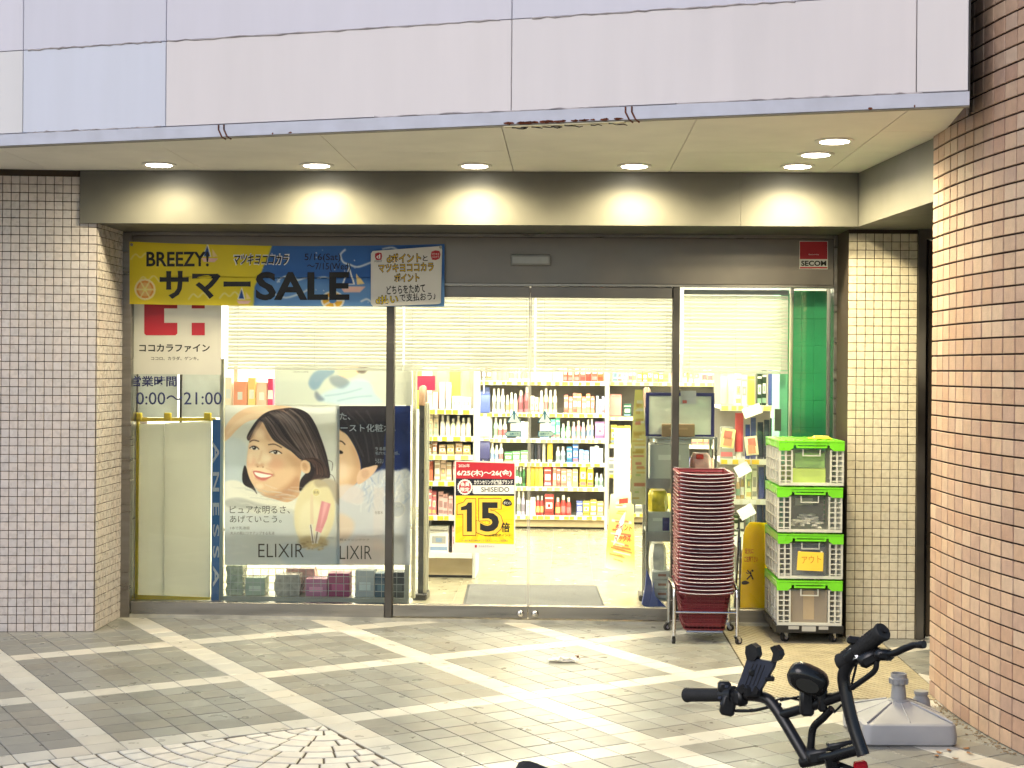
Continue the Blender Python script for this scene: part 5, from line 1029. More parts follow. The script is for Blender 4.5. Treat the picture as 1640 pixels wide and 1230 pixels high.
yb_ = thing('yellow_strip_banner', 'tall narrow yellow printed banner hanging beside the right gate', 'banner', W(1023, 806, .42)); P = Paint(1011, 624, 1035, 808, 1.4); P.grad([(0, (244, 234, 130)), (.5, (240, 226, 140)), (1, (236, 232, 190))], 90)
for q in range(30): y = random.uniform(640, 800); P.poly(rect(random.uniform(1013, 1020), y, random.uniform(1022, 1034), y + random.uniform(2, 7)), random.choice(((226, 190, 90), (222, 120, 90), (180, 206, 120), (250, 246, 220), (206, 170, 60))), .4, .7, 0)
def wyb(x, y): v = (y - 624) / 184; h = .5 + .5 * min(1, v * 2.2); p = W(1023 + (x - 1023) * h, y, .42); return (p.x, .42 + .006 * math.sin(v * 9), p.z)
P.sheet('print', wyb, PRINT, yb_); P2 = P; sheet('backing_sheet', (1018, 660, 1030, 806), .432, C(240, 232, 180), yb_, .002)

# metal rack right of the doors, seen through the glass
mr = thing('metal_rack', 'grey wire-post rack of boxes behind the basket stack', 'rack', (W(1090, 972, .42).x, .42, ZF))
xra, xrb = W(1036, 800, .35).x, W(1146, 800, .35).x
for x in (xra, xrb):
    for y in (.35, .70): MB().tube([(x, y, ZF), (x, y, W(1090, 699, .35).z)], .0085, 8).build('post', STEEL, mr, smooth=40)
lev = [W(1090, y, .35).z for y in (700, 768, 853, 972)]; lev[3] = .09
for z in lev: MB().bb(xra, xrb, .34, .71, z - .012, z).build('shelf', M('rack_shelf', (0.42, 0.42, 0.40), .4, .5), mr)
for z in lev[1:3]: MB().bb(xra, xrb, .333, .339, z - .055, z + .006).build('shelf_front', M('rack_front', (0.36, 0.34, 0.31), .4, .4), mr)
bf = thing('framed_board', 'pale board in a navy frame standing on the metal rack', 'board', (W(1090, 699, .42).x, .42, lev[0])); zb, ztp = lev[0] + .001, W(1090, 629, .42).z; x0, x1 = W(1034, 660, .42).x, W(1144, 660, .42).x
for (a, b, c, d) in ((x0, x0 + .02, zb, ztp), (x1 - .02, x1, zb, ztp), (x0 + .0201, x1 - .0201, ztp - .02, ztp), (x0 + .0201, x1 - .0201, zb, zb + .012)): MB().bb(a, b, .41, .43, c, d).build('frame_bar', C(50, 46, 110), bf)
MB().bb(x0 + .0202, x1 - .0202, .418, .426, zb + .0121, ztp - .0201).build('board', M('pale_board', (0.82, 0.82, 0.72), .5), bf)
def simple(nm, lab, cat, x0, x1, y0, y1, Y, d, col, z0=None, group=None, soft=False):
    a, b = W(x0, y1, Y), W(x1, y0, Y); z = a.z if z0 is None else z0; h = b.z - z; r = thing(nm, lab, cat, ((a.x + b.x) / 2, Y + d / 2, z), group)
    if soft:
        mb = MB(); n = 8; vs = []
        for t, sc in ((0, .9), (.2, 1), (.5, .97), (.8, .9), (1, .7)): vs += [((b.x - a.x) / 2 * sc * (1 if abs(math.cos(q * math.pi / 4)) < .1 or 1 else 1) * math.copysign(abs(math.cos(q * math.pi / 4 + .39)) ** .5, math.cos(q * math.pi / 4 + .39)) * random.uniform(.9, 1.05), d / 2 * sc * math.copysign(abs(math.sin(q * math.pi / 4 + .39)) ** .5, math.sin(q * math.pi / 4 + .39)), h * t * random.uniform(.95, 1.0)) for q in range(n)]
        mb.add(vs, [(i * n + j, i * n + (j + 1) % n, (i + 1) * n + (j + 1) % n, (i + 1) * n + j) for i in range(4) for j in range(n)] + [tuple(reversed(range(n))), tuple(range(4 * n, 5 * n))]); mb.build('wrap', M('wrap_%s' % nm, S(*col), .35, var=.2, vscale=25, bump=.6, bscale=30), r, smooth=50, world=False)
    else:
        MB().cbox((0, 0, h / 2), (b.x - a.x, d, h), .004).build('box', C(*col), r, world=False); MB().bb(-(b.x - a.x) * .28, (b.x - a.x) * .28, -d / 2 - .0015, -d / 2, h * .55, h * .7).build('label', C(*[min(255, int(c * 1.08 + 12)) for c in col]), r, world=False)
    return r
simple('cardboard_piece', 'brown cardboard box in front of the navy-framed board', 'box', 1060, 1113, 679, 699, .36, .04, (164, 134, 96), lev[0] + .0005)
nt_ = thing('notice_paper', 'small white notice paper stuck on the glass above the rack', 'paper', W(1102, 647, .03)); sheet('paper', (1090, 626, 1115, 647), .028, WHITEI, nt_, .0006); flat(nt_, 'red_mark', rect(1093, 641, 1100, 646), .0272, C(224, 120, 110))
GR = 'things on the metal rack'
simple('grey_box', 'large grey box on the upper deck of the metal rack', 'box', 1040, 1104, 712, 767, .36, .3, (206, 206, 194), lev[1] + .0005, GR)
simple('white_box', 'flat white box lying on the grey box of the rack', 'box', 1052, 1108, 702, 711, .37, .25, (244, 240, 224), None, GR).location.z = W(1052, 711.5, .36).z
simple('pink_bag', 'clear pink bag on the upper deck of the metal rack', 'bag', 1106, 1143, 726, 767, .38, .2, (240, 176, 172), lev[1] + .0005, GR, True); simple('red_flower_pack', 'little red pack on top of the clear pink bag', 'packet', 1115, 1127, 728, 735, .375, .03, (226, 60, 40), None, GR)
simple('yellow_bag', 'yellow printed bag on the middle deck of the metal rack', 'bag', 1037, 1072, 786, 820, .36, .2, (246, 222, 60), W(1040, 820, .36).z, GR, True); simple('clear_case', 'clear white case under the yellow bag on the rack', 'case', 1037, 1075, 820, 852, .36, .25, (222, 224, 206), lev[2] + .0005, GR); simple('blue_card', 'dark blue card in front of the clear case', 'card', 1061, 1072, 829, 850, .35, .006, (50, 60, 110), None, GR)
simple('wrapped_bundle', 'white wrapped bundle on the low deck of the metal rack', 'bundle', 1040, 1070, 872, 915, .38, .22, (226, 222, 210), None, GR, True)
dr = thing('drawer_box', 'small white drawer box of three drawers at the rack foot', 'drawers', (W(1060, 970, .36).x, .45, lev[3] + .0005)); zb, ztp = lev[3] + .0005, W(1060, 914, .36).z
x0, x1 = W(1044, 940, .36).x, W(1074, 940, .36).x; MB().bb(x0, x1, .37, .60, zb, ztp).build('case', WHITEP, dr)
for q in range(3):
    h = (ztp - zb) / 3; z = zb + q * h; d_ = MB().cbox(((x0 + x1) / 2, .363, z + h / 2), (x1 - x0 - .006, .012, h - .008), .003).build('drawer', WHITEP, dr); MB().bb((x0 + x1) / 2 - .02, (x0 + x1) / 2 + .03, .3555, .3568, z + h * .4, z + h * .65).build('name_plate', C(176, 130, 110), d_)
bl = thing('blue_cloth', 'blue cloth drooping at the foot of the metal rack', 'cloth', (W(1036, 975, .3).x, .3, ZF)); P3 = [W(x, y, .30) for x, y in ((1036, 912), (1043, 930), (1046, 952), (1060, 966), (1068, 974), (1036, 975), (1028, 968), (1033, 945))]
MB().prism(P3, (0, .05, 0)).build('fold', C(46, 66, 150), bl); MB().prism([p + Vector((.012, -.012, -.01)) for p in P3[1:6]], (0, .011, 0)).build('fold', C(58, 80, 168), bl)
for o in ('fold', 'fold.001'): pass
# hanging goods shelf at the right end
YH = 1.15; xh0, xh1 = W(1152, 800, YH).x, W(1246, 800, YH).x; zh = [W(1200, y, YH).z for y in (650, 736, 800, 860, 930)]
shelf_unit('side_shelf', 'crowded side shelf behind the basket stack near the green panel', xh0, xh1, YH, .4, zh, W(1200, 590, YH).z, strip=(240, 234, 214), side=False)
GS = 'goods on the crowded side shelf'; US = 'crowded side shelf'
fill(US, 'topmost row', 0, 0, YH, zh[0], [(1154, 1176, 'cream', (244, 232, 196), 'pouch', .2, 2), (1178, 1196, 'white', (246, 240, 226), 'carton', .17, 2), (1197, 1210, 'yellow', (248, 206, 70), 'pouch', .17, 1), (1212, 1228, 'black', (40, 36, 44), 'carton', .20, 2), (1230, 1245, 'navy', (60, 76, 140), 'pouch', .25, 1)], GS)
fill(US, 'second row', 0, 0, YH, zh[1], [(1154, 1176, 'grey', (180, 176, 156), 'carton', .2, 1), (1178, 1192, 'crimson', (206, 50, 76), 'tube', .25, 1), (1194, 1212, 'navy', (54, 60, 110), 'pouch', .22, 2), (1214, 1244, 'black', (34, 36, 50), 'pouch', .22, 3)], GS)
fill(US, 'third row', 0, 0, YH, zh[2], [(1154, 1178, 'olive', (160, 150, 110), 'carton', .1, 2), (1180, 1194, 'tan', (190, 160, 100), 'bottle', .14, 2), (1196, 1214, 'cream', (240, 230, 200), 'carton', .2, 2), (1216, 1244, 'indigo', (60, 66, 116), 'pouch', .19, 3)], GS)
fill(US, 'fourth row', 0, 0, YH, zh[3], [(1154, 1174, 'amber', (244, 204, 80), 'pouch', .13, 2), (1176, 1194, 'dark', (70, 66, 54), 'carton', .12, 2), (1196, 1212, 'silver', (206, 206, 206), 'bottle', .18, 2), (1214, 1244, 'navy', (48, 54, 96), 'pouch', .2, 3)], GS)
fill(US, 'lowest row', 0, 0, YH, zh[4], [(1154, 1180, 'white', (240, 236, 226), 'pouch', .17, 2), (1182, 1200, 'brown', (140, 110, 84), 'carton', .16, 2), (1202, 1240, 'grey', (196, 192, 180), 'carton', .15, 3)], GS)
for q, (cx, cyy, w, h, rt) in enumerate(((1166, 702, 22, 30, .15), (1205, 658, 30, 16, -.35), (1204, 714, 20, 30, -.1), (1190, 752, 24, 18, -.5), (1196, 820, 26, 18, -.5), (1186, 868, 20, 22, -.7))):   # price cards hung on the shelf fronts
    r = thing('price_card', ['red and cream striped card', 'large cream card', 'cream and red list card', 'white curled card', 'white tilted card', 'lowest white card'][q] + ' hung on the crowded side shelf', 'card', W(cx, cyy, YH - .1), 'cards hung on the side shelf')
    c, s_ = math.cos(rt), math.sin(rt); qd = lambda k, dx=0, dy=0: [(cx + dx + (a * w * c - b * h * s_) / 2 * k, cyy + dy + (a * w * s_ + b * h * c) / 2 * k) for a, b in ((-1, -1), (1, -1), (1, 1), (-1, 1))]
    col = ((250, 226, 150), (248, 240, 210), (248, 236, 190), (250, 248, 240), (248, 246, 240), (250, 248, 242))[q]
    MB().prism([W(x, y, YH - .1) + Vector((0, .02 * (i in (0, 1)), 0)) for i, (x, y) in enumerate(qd(1))], (0, .003, 0)).build('card', C(*col), r)
    if q in (0, 2): flat(r, 'red_band', [(x, y - h * .1) for x, y in qd(.62)][:2] + [(x, y - h * .28) for x, y in qd(.62)][2:], YH - .108, C(236, 140, 120)); flat(r, 'red_band', [(x, y + h * .26) for x, y in qd(.62)][:2] + [(x, y + h * .1) for x, y in qd(.62)][2:], YH - .108, C(240, 170, 130))
# yellow floor sign behind the right pane
ws = thing('wet_floor_sign', 'yellow folding wet-floor caution sign behind the right pane', 'sign', G(1205, 985, ZF))
YW = .16; YS = M('sign_yellow', S(255, 232, 40), .4, var=.05, transl=.5)
body = [(1196, 846), (1203, 838), (1221, 838), (1226, 846), (1226, 985), (1218, 985), (1214, 976), (1196, 974), (1192, 985), (1184, 983), (1192, 860)]
MB().prism([W(x, y, YW) + Vector((0, (y - 985) / 985 * -.35, 0)) for x, y in body], (0, .012, 0)).build('front_leaf', YS, ws); MB().prism([W(x, y, YW + .06) + Vector((.03, (985 - y) / 985 * -.1 + .04, 0)) for x, y in body], (0, .012, 0)).build('rear_leaf', YS, ws)
for q, (body_, bx_) in enumerate((('足元に', (1194, 880, 1208, 888)), ('ご注意下さい', (1193, 892, 1215, 901)))):
    o = text(ws, body_, bx_, YW, C(214, 80, 30), .02)
    za, zb_ = W(1200, 985, YW).z, W(1200, 838, YW).z
    for v in o.data.vertices: v.co.y = YW + (v.co.z - za) / (zb_ - za) * 147 / 985 * .35 - .0015
YQ = YW + (920 - 985) / 985 * -.35 - .006
fig = [] and [(1197, 914), (1201, 916), (1203, 921), (1201, 926), (1195, 928), (1194, 926), (1199, 924), (1200, 919), (1196, 916)]
mb = MB()
for p_, q_, r_ in (((1197, 913), (1203, 921), .0035), ((1203, 921), (1196, 928), .004), ((1202, 915), (1203, 921), .003), ((1203, 921), (1206, 928), .004), ((1199, 919), (1195, 917), .003)): mb.tube([W(*p_, YQ), W(*q_, YQ)], r_, 6)
mb.lathe([(.004, 0), (.007, .002), (.004, .004)], 10, W(1205, 914, YQ), (0, -1, 0)); mb.build('figure_mark', INK, ws); MB().prism([W(x, y, YQ - .001) for x, y in smooth_loop([(1188, 932), (1194, 930), (1200, 933), (1196, 936), (1189, 936)], 3)], (0, .002, 0)).build('figure_mark', INK, ws)
lean = thing('steel_stand', 'slim grey steel stand leaning behind the basket stack', 'stand', G(1180, 985, ZF)); MB().tube([W(1176, 982, .12), W(1184, 850, .2), W(1180, 846, .2)], .008, 8).build('upright', CHROME, lean, smooth=40); MB().tube([W(1184, 982, .12), W(1186, 860, .2)], .006, 8).build('upright', CHROME, lean, smooth=40)

# ------------------------------------------------------------------ stack of shopping baskets on a wheeled stand
BXC, BYC = W(1125, 900, -0.44).x, -0.44
REDP = M('basket_red', S(108, 30, 42), .4, var=.08, vscale=20); RIMR = M('basket_rim', S(122, 50, 60), .4, var=.08); GRIP = M('basket_grip', (0.34, 0.31, 0.38), .35, .2)
def rrect(hx, hy, r, z, n=4):
    out = []
    for cx, cyy, a0 in ((hx - r, hy - r, 0), (-hx + r, hy - r, 90), (-hx + r, -hy + r, 180), (hx - r, -hy + r, 270)):
        for k in range(n + 1): a = math.radians(a0 + 90 * k / n); out.append(Vector((cx + r * math.cos(a), cyy + r * math.sin(a), z)))
    return out
def loop_band(mb, rings, closed=True):
    n = len(rings[0]); vs = [p for R_ in rings for p in R_]; m = len(rings)
    mb.add(vs, [(i * n + j, i * n + (j + 1) % n, ((i + 1) % m) * n + (j + 1) % n, ((i + 1) % m) * n + j) for i in range(m if closed else m - 1) for j in range(n)])
HB, TB, BB = .215, (.141, .205), (.114, .165)
def sz(z): t = z / HB; return BB[0] + (TB[0] - BB[0]) * t, BB[1] + (TB[1] - BB[1]) * t
bk0 = thing('shopping_basket', 'x', 'basket', (BXC, BYC, 0), 'stacked red shopping baskets')
mb = MB()
loop_band(mb, [rrect(TB[0] + .001, TB[1] + .001, .035, HB - .012), rrect(TB[0] + .014, TB[1] + .014, .045, HB - .010), rrect(TB[0] + .016, TB[1] + .016, .046, HB - .002), rrect(TB[0] + .012, TB[1] + .012, .044, HB + .001), rrect(TB[0] - .003, TB[1] - .003, .035, HB)])
mb.build('rim', RIMR, bk0, smooth=50, world=False)
mb = MB()
for z in (.004, .03, .046, .062, .078, .094, .110, .126, .146, .166, .196):
    hx, hy = sz(z); hh = .012 if z in (.03, .110, .196) else .005; h2 = sz(z + hh)
    loop_band(mb, [rrect(hx, hy, .03, z, 2), rrect(*h2, .03, z + hh, 2), rrect(h2[0] - .004, h2[1] - .004, .028, z + hh, 2), rrect(hx - .004, hy - .004, .028, z, 2)])
for side in range(4):
    for k in range(9 if side % 2 == 0 else 13):
        t = -1 + 2 * (k + .5) / (9 if side % 2 == 0 else 13); a, b = sz(.004), sz(.205)
        lo = Vector((t * (a[0] - .02), -a[1] + .002, .004)) if side % 2 == 0 else Vector((-a[0] + .002, t * (a[1] - .02), .004)); hi = Vector((t * (b[0] - .02), -b[1] + .002, .205)) if side % 2 == 0 else Vector((-b[0] + .002, t * (b[1] - .02), .205))
        if side >= 2: lo.x, lo.y, hi.x, hi.y = -lo.x, -lo.y, -hi.x, -hi.y
        mb.tube([lo, hi], .0024, 4, False)
mb.prism([p for p in rrect(BB[0] - .001, BB[1] - .001, .03, 0, 2)], (0, 0, .004))
mb.build('body', REDP, bk0, world=False)
for sy in (-1, 1):
    pth = [(-TB[0] - .004, sy * (TB[1] + .012), HB + .004)] + [(x * (TB[0] - .004), sy * (TB[1] + .0205), HB + .003 - .010 * (1 - abs(x) ** 2.5)) for x in np.linspace(-1, 1, 11)] + [(TB[0] + .004, sy * (TB[1] + .012), HB + .004)]
    MB().tube(pth, .0028, 6).build('handle', GRIP, bk0, smooth=60, world=False)
MB().cbox((0, -TB[1] - .0172, HB - .0055), (.176, .003, .0095), .001).build('dark_strip', M('strip_navy', (0.012, 0.010, 0.022), .5), bk0, world=False)  # dark navy strip added to darken the middle of each front rim
NB, Z0, PB = 33, .068, .0204
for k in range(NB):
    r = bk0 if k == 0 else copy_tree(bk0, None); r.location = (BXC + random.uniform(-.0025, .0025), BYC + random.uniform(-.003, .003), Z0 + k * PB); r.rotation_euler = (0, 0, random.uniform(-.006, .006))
    r['label'] = 'bottommost red shopping basket with its whole grille showing' if k == 0 else 'topmost red shopping basket, open at the top of the stack' if k == NB - 1 else 'red shopping basket in the nested stack, number %s from the top' % ['', '', 'two', 'three', 'four', 'five', 'six', 'seven', 'eight', 'nine', 'ten', 'eleven', 'twelve', 'thirteen', 'fourteen', 'fifteen', 'sixteen', 'seventeen', 'eighteen', 'nineteen', 'twenty', 'twenty-one', 'twenty-two', 'twenty-three', 'twenty-four', 'twenty-five', 'twenty-six', 'twenty-seven', 'twenty-eight', 'twenty-nine', 'thirty', 'thirty-one', 'thirty-two', 'thirty-three'][NB - k]
st = thing('basket_stand', 'chrome wheeled stand carrying the tall stack of red baskets', 'stand', (BXC, BYC, 0))
hx, hy = .172, .215
for sx in (-1, 1):
    MB().tube(spline([(BXC + sx * hx, BYC - hy, .045), (BXC + sx * hx, BYC - hy, .22), (BXC + sx * hx, BYC - hy + .004, .27), (BXC + sx * hx * .985, BYC - hy + .03, .305), (BXC + sx * hx, BYC - .02, .315), (BXC + sx * hx, BYC + hy - .03, .305), (BXC + sx * hx, BYC + hy, .27), (BXC + sx * hx, BYC + hy, .045)], 4), .0095, 8).build('side_tube', CHROME, st, smooth=40)
for y, z in ((-hy, .175), (hy, .175)): MB().tube([(BXC - hx, BYC + y, z), (BXC + hx, BYC + y, z)], .006, 8).build('cross_tube', CHROME, st, smooth=40)
for x in (-.09, .09): MB().tube([(BXC + x, BYC - hy + .06, .060), (BXC + x, BYC + hy, .058)], .005, 8).build('deck_tube', CHROME, st, smooth=40)
for y, hw in ((hy, hx), (-hy + .06, .1)): MB().tube([(BXC - hw, BYC + y, .058), (BXC + hw, BYC + y, .058)], .006, 8).build('deck_tube', CHROME, st, smooth=40)
def caster(root, x, y, r, rz, top, w=.018):
    c = thing('caster', None, None, (x, y, 0)) if False else bpy.data.objects.new('caster', None); COL.objects.link(c); c.parent = root; c.location = Vector((x, y, 0)) - root.location; c.rotation_euler = (0, 0, rz)
    MB().lathe([(r * .55, -w / 2), (r, -w / 2 + .002), (r, w / 2 - .002), (r * .55, w / 2)], 18, (0, .012, r), (1, 0, 0)).build('wheel', RUBBER, c, smooth=40, world=False)
    MB().lathe([(r * .5, -w / 2 - .001), (r * .5, w / 2 + .001)], 12, (0, .012, r), (1, 0, 0)).build('hub', GRIP, c, smooth=40, world=False)
    f = MB()
    for s_ in (-1, 1): f.prism([(s_ * (w / 2 + .003), .012 - r * .35, r * .9), (s_ * (w / 2 + .003), .012 + r * .35, r * .9), (s_ * (w / 2 + .003), r * .5, top), (s_ * (w / 2 + .003), -r * .6, top)], (s_ * .0025, 0, 0))
    f.bb(-w / 2 - .006, w / 2 + .006, -r * .6, r * .6, top, top + .004); f.build('fork', CHROME, c, world=False)
for sx, sy, rz in ((-1, -1, .15), (1, -1, -.9), (-1, 1, 2.2), (1, 1, -2.0)): caster(st, BXC + sx * hx, BYC + sy * hy, .021, rz, .045)

# ------------------------------------------------------------------ crates on a dolly
xc0, xc1 = W(1245, 900, -.60).x, W(1349, 900, -.60).x; CW = xc1 - xc0; CX = (xc0 + xc1) / 2; CD = .50; CYF = -.60; CYC = CYF + CD / 2; CHT = .25; ZC0 = .102; CPH = .2565
MILK = M('milky_plastic', (0.80, 0.80, 0.74), .35, var=.06, transl=.25, trans=.22); CLEAR = M('clear_plastic', (0.60, 0.62, 0.58), .25, var=.06, transl=.2, trans=.9); LIME = M('lime_plastic', S(112, 204, 40), .35, var=.06, vscale=12)
cr0 = thing('folding_crate', 'x', 'crate', (CX, CYC, ZC0), 'green-lidded crates in the stack')
w, d = CW / 2, CD / 2
mb = MB(); mb.bb(-w + .004, w - .004, -d + .004, d - .004, 0, .008)                       # floor
mb.bb(-w + .001, w - .001, -d, -d + .008, .0, .016)
for sx in (-1, 1):                                                                       # corner posts and grids of the front and rear walls
    for sy in (-1, 1):
        y0, y1 = sy * d, sy * (d - .012)
        for x in (w - .004, w - .037, w - .070): mb.bb(sx * (x - .005), sx * (x + .004), y0, y1, .016, .195)
        for k in range(7): z = .022 + k * .028; mb.bb(sx * (w - .066), sx * (w - .001), y0 + sy * -.001, y1, z, z + .005)
mb.build('corner_grid', MILK, cr0, world=False)
for sy in (-1, 1):
    MB().bb(-w + .074, w - .074, sy * (d - .010), sy * (d - .013), .016, .20).build('clear_panel', CLEAR, cr0, world=False)
    for xa_, xb_ in ((-w + .003, -w + .068), (w - .068, w - .003)): MB().bb(xa_, xb_, sy * (d - .0125), sy * (d - .0140), .016, .196).build('corner_panel', CLEAR, cr0, world=False)
for sx in (-1, 1):
    mb = MB(); mb.bb(sx * (w - .010), sx * (w - .013), -d + .015, d - .015, .010, .20)
    for k in range(4): z = .012 + k * .06; mb.bb(sx * (w - .0135), sx * w, -d + .013, d - .013, z, z + .006)
    for k in range(5): y = -d + .02 + k * (CD - .04) / 4; mb.bb(sx * (w - .0136), sx * (w - .001), y - .003, y + .003, .012, .198)
    mb.build('side_wall', MILK, cr0, world=False)
fr = MB()                                                                                # green collar with lugs
fr.bb(-w, w, -d - .002, -d + .012, .222, .236); fr.bb(-w, w, d - .012, d + .002, .222, .236)
for sx in (-1, 1):
    fr.bb(sx * (w - .012), sx * (w + .001), -d + .0121, d - .0121, .205, .236)
    for sy in (-1, 1): fr.prism([(sx * (w + .002), sy * (d + .004), .236), (sx * (w + .002), sy * (d + .004), .192), (sx * (w - .055), sy * (d + .004), .192), (sx * (w - .078), sy * (d + .004), .208), (sx * (w - .078), sy * (d + .004), .2365)], (0, -sy * .015, 0))
fr.build('collar', LIME, cr0, world=False)
h_ = MB(); h_.bb(-.085, .085, -d - .006, -d + .004, .2065, .2165); h_.bb(-.085, -.077, -d - .005, -d + .003, .2166, .2215); h_.bb(.077, .085, -d - .005, -d + .003, .2166, .2215); h_.build('carry_bar', LIME, cr0, world=False)
gh = MB()
for s_ in (-1, 1): gh.bb(s_ * .05, s_ * .044, -d + .009, -d - .001, .168, .1995)
gh.bb(-.05, .05, -d + .009, -d - .001, .162, .1675); gh.build('grip_frame', MILK, cr0, world=False)
for sx in (-1, 1):                                                                       # two lid flaps
    l = MB(); l.bb(sx * .001, sx * (w + .003), -d - .004, d + .004, .238, .246)
    for k in range(3): x = sx * (.03 + k * .05); l.bb(x, x + sx * .012, -d + .03, d - .03, .2461, .2505)
    l.build('lid_flap', LIME, cr0, world=False)
CLAB = ['lowest green-lidded crate in the stack, holding a cardboard box', 'green-lidded crate bearing a yellow paper note', 'green-lidded crate holding white plastic bits, second from top', 'topmost green-lidded crate holding yellow-green papers']
for k in range(4):
    r = cr0 if k == 0 else copy_tree(cr0, None, (CX + (0, .002, -.001, .003)[k], CYC + (0, .003, -.002, .001)[k], ZC0 + k * CPH)); r['label'] = CLAB[k]; r.rotation_euler = (0, 0, (0, .008, -.006, .01)[k])
zc = lambda k: ZC0 + k * CPH + .0085
r = thing('cardboard_box', 'brown cardboard box inside the lowest crate', 'box', (CX, CYC, zc(0))); MB().cbox((0, 0, .09), (CW - .15, CD - .06, .18), .004).build('carton', M('cardboard', (0.27, 0.205, 0.14), .8, var=.1, vscale=8), r, world=False); MB().bb(-.03, .03, -d + .0295, -d + .031, .02, .178).build('tape', C(186, 160, 120), r, world=False)
r = thing('grey_tray', 'blue-grey document case inside the crate with the note', 'case', (CX, CYC, zc(1))); MB().cbox((0, 0, .085), (CW - .16, CD - .08, .17), .01).build('case', M('bluegrey_case', (0.17, 0.19, 0.22), .5), r, world=False); MB().cbox((0, 0, .176), (CW - .19, CD - .1, .010), .004).build('lid', M('bluegrey_lid', (0.22, 0.24, 0.27), .5), r, world=False)
r = thing('grey_sheet', 'grey plastic board inside the second crate from top', 'board', (CX + .02, CYC + .1, zc(2))); MB().cbox((0, 0, .085), (CW - .13, .02, .17), .003).build('board', M('grey_board', (0.20, 0.215, 0.23), .5), r, world=False); MB().bb(-.05, .05, -.0115, -.0101, .11, .15).build('sticker', C(230, 230, 224), r, world=False)
for q in range(9):
    a = random.uniform(0, 3.1); bs = Vector((CX + random.uniform(-.12, .11), CYF + random.uniform(.05, .16), zc(2) + .012 + .012 * (q % 4)))
    r = thing('plastic_bit', 'white crumpled plastic bit inside the second crate from top', 'scrap', bs, 'plastic bits in the crate'); mb = MB()
    for t in range(3): mb.cbox((random.uniform(-.02, .02), random.uniform(-.01, .01), t * .012), (random.uniform(.03, .06), random.uniform(.02, .04), .011), .004, rz=a + t)
    mb.build('scrap', C(226, 222, 208), r, world=False)
for q, (cw_, col, zz) in enumerate((('lime-yellow paper pack', (196, 226, 90), .0), ('pale green paper pack', (150, 206, 96), .085))):
    r = thing('paper_pack', '%s inside the topmost crate' % cw_, 'papers', (CX + .005 * q, CYC, zc(3) + zz)); MB().cbox((0, 0, .042), (CW - .17 - .02 * q, CD - .1, .083), .004).build('sheets', C(*col), r, world=False); MB().cbox((0.01, 0.01, .0845), (CW - .19, CD - .14, .0012), .0005, rz=.05).build('top_sheet', C(230, 240, 170), r, world=False)
note = thing('yellow_note', 'square yellow paper note stuck on the third crate from top', 'note', (W(1298, 900, CYF).x, CYF - .003, W(1298, 914, CYF).z)); yn = CYF - .004 + .012 - .012
MB().prism([W(x, y, CYF - .0055) for x, y in ((1278, 883), (1319, 885), (1318, 915), (1276, 913))], (0, .001, 0)).build('paper', M('note_yellow', S(246, 206, 70), .6, var=.05), note); text(note, 'アウト', (1284, 890, 1315, 902), CYF - .0063, M('marker_ink', S(206, 128, 40), .6), .0, rot=.05)
for xx in (1281, 1316): MB().bb(W(xx, 884, CYF).x - .004, W(xx, 884, CYF).x + .004, CYF - .0054, CYF + .011, W(xx, 886, CYF).z, W(xx, 883, CYF).z).build('tape', C(238, 230, 200), note)
pk = thing('yellow_paper', 'folded yellow paper lying on the topmost crate lid', 'paper', (CX + .08, CYC, ZC0 + 3 * CPH + .251)); MB().prism([(-.07, -.10, 0), (.06, -.12, 0), (.07, .02, 0), (-.05, .03, 0)], (0, 0, .004)).build('sheet', C(236, 226, 60), pk, world=False); MB().prism([(-.03, -.08, .0045), (.05, -.06, .0045), (.04, .02, .0045), (-.03, .0, .0045)], (0.004, 0, .009)).build('fold', C(250, 240, 120), pk, world=False)
dol = thing('dolly', 'black plastic dolly on casters carrying the crate stack', 'dolly', (CX, CYC, 0)); mb = MB()
mb.bb(CX - w - .008, CX + w + .008, CYF - .008, CYF + .035, .062, .1015); mb.bb(CX - w - .008, CX + w + .008, CYF + CD - .035, CYF + CD + .008, .062, .1015)
for sx in (-1, 1): mb.bb(CX + sx * (w + .008), CX + sx * (w - .04), CYF + .0351, CYF + CD - .0351, .062, .1014)
mb.bb(CX - .05, CX + .05, CYF + .0351, CYF + CD - .0351, .064, .1012); mb.build('frame', BLACK, dol)
for x0, x1, z0 in ((-.115, -.058, .082), (-.042, .034, .072), (.05, .102, .082)): MB().bb(CX + x0, CX + x1, CYF - .0105, CYF - .0082, z0, .0995).build('grey_tab', M('tab_grey', (0.40, 0.40, 0.38), .5), dol)
for sx, sy, rz in ((-1, -1, -.9), (1, -1, -.7), (-1, 1, .3), (1, 1, 2.0)): caster(dol, CX + sx * (w - .045), CYC + sy * (d - .06), .027, rz, .058, .024)

# ------------------------------------------------------------------ parasol base
ub = thing('parasol_base', 'grey water-filled parasol base beside the curved wall', 'parasol base', (1.70, -2.62, 0)); UBM = M('grey_moulded_plastic', (0.30, 0.305, 0.325), .45, var=.08, vscale=8, dirt=.12, dscale=6)
cx, cyy, rzu, hs = 1.705, -2.625, math.radians(3), .193
def sq(h, r, z, n=4): return [Matrix.Rotation(rzu, 3, 'Z') @ p + Vector((cx, cyy, 0)) for p in rrect(h, h, r, z, n)]
mb = MB(); loop_band(mb, [sq(hs - .012, .03, .0), sq(hs - .002, .035, .008), sq(hs, .036, .04), sq(hs - .006, .036, .082), sq(hs - .014, .034, .090), sq(hs - .020, .032, .091), sq(.045, .02, .143), sq(.038, .02, .146)], False)
mb.f.append(tuple(range(len(mb.v) - 20, len(mb.v)))); mb.c.append(None); mb.mi.append(0); mb.build('tank', UBM, ub, smooth=35)
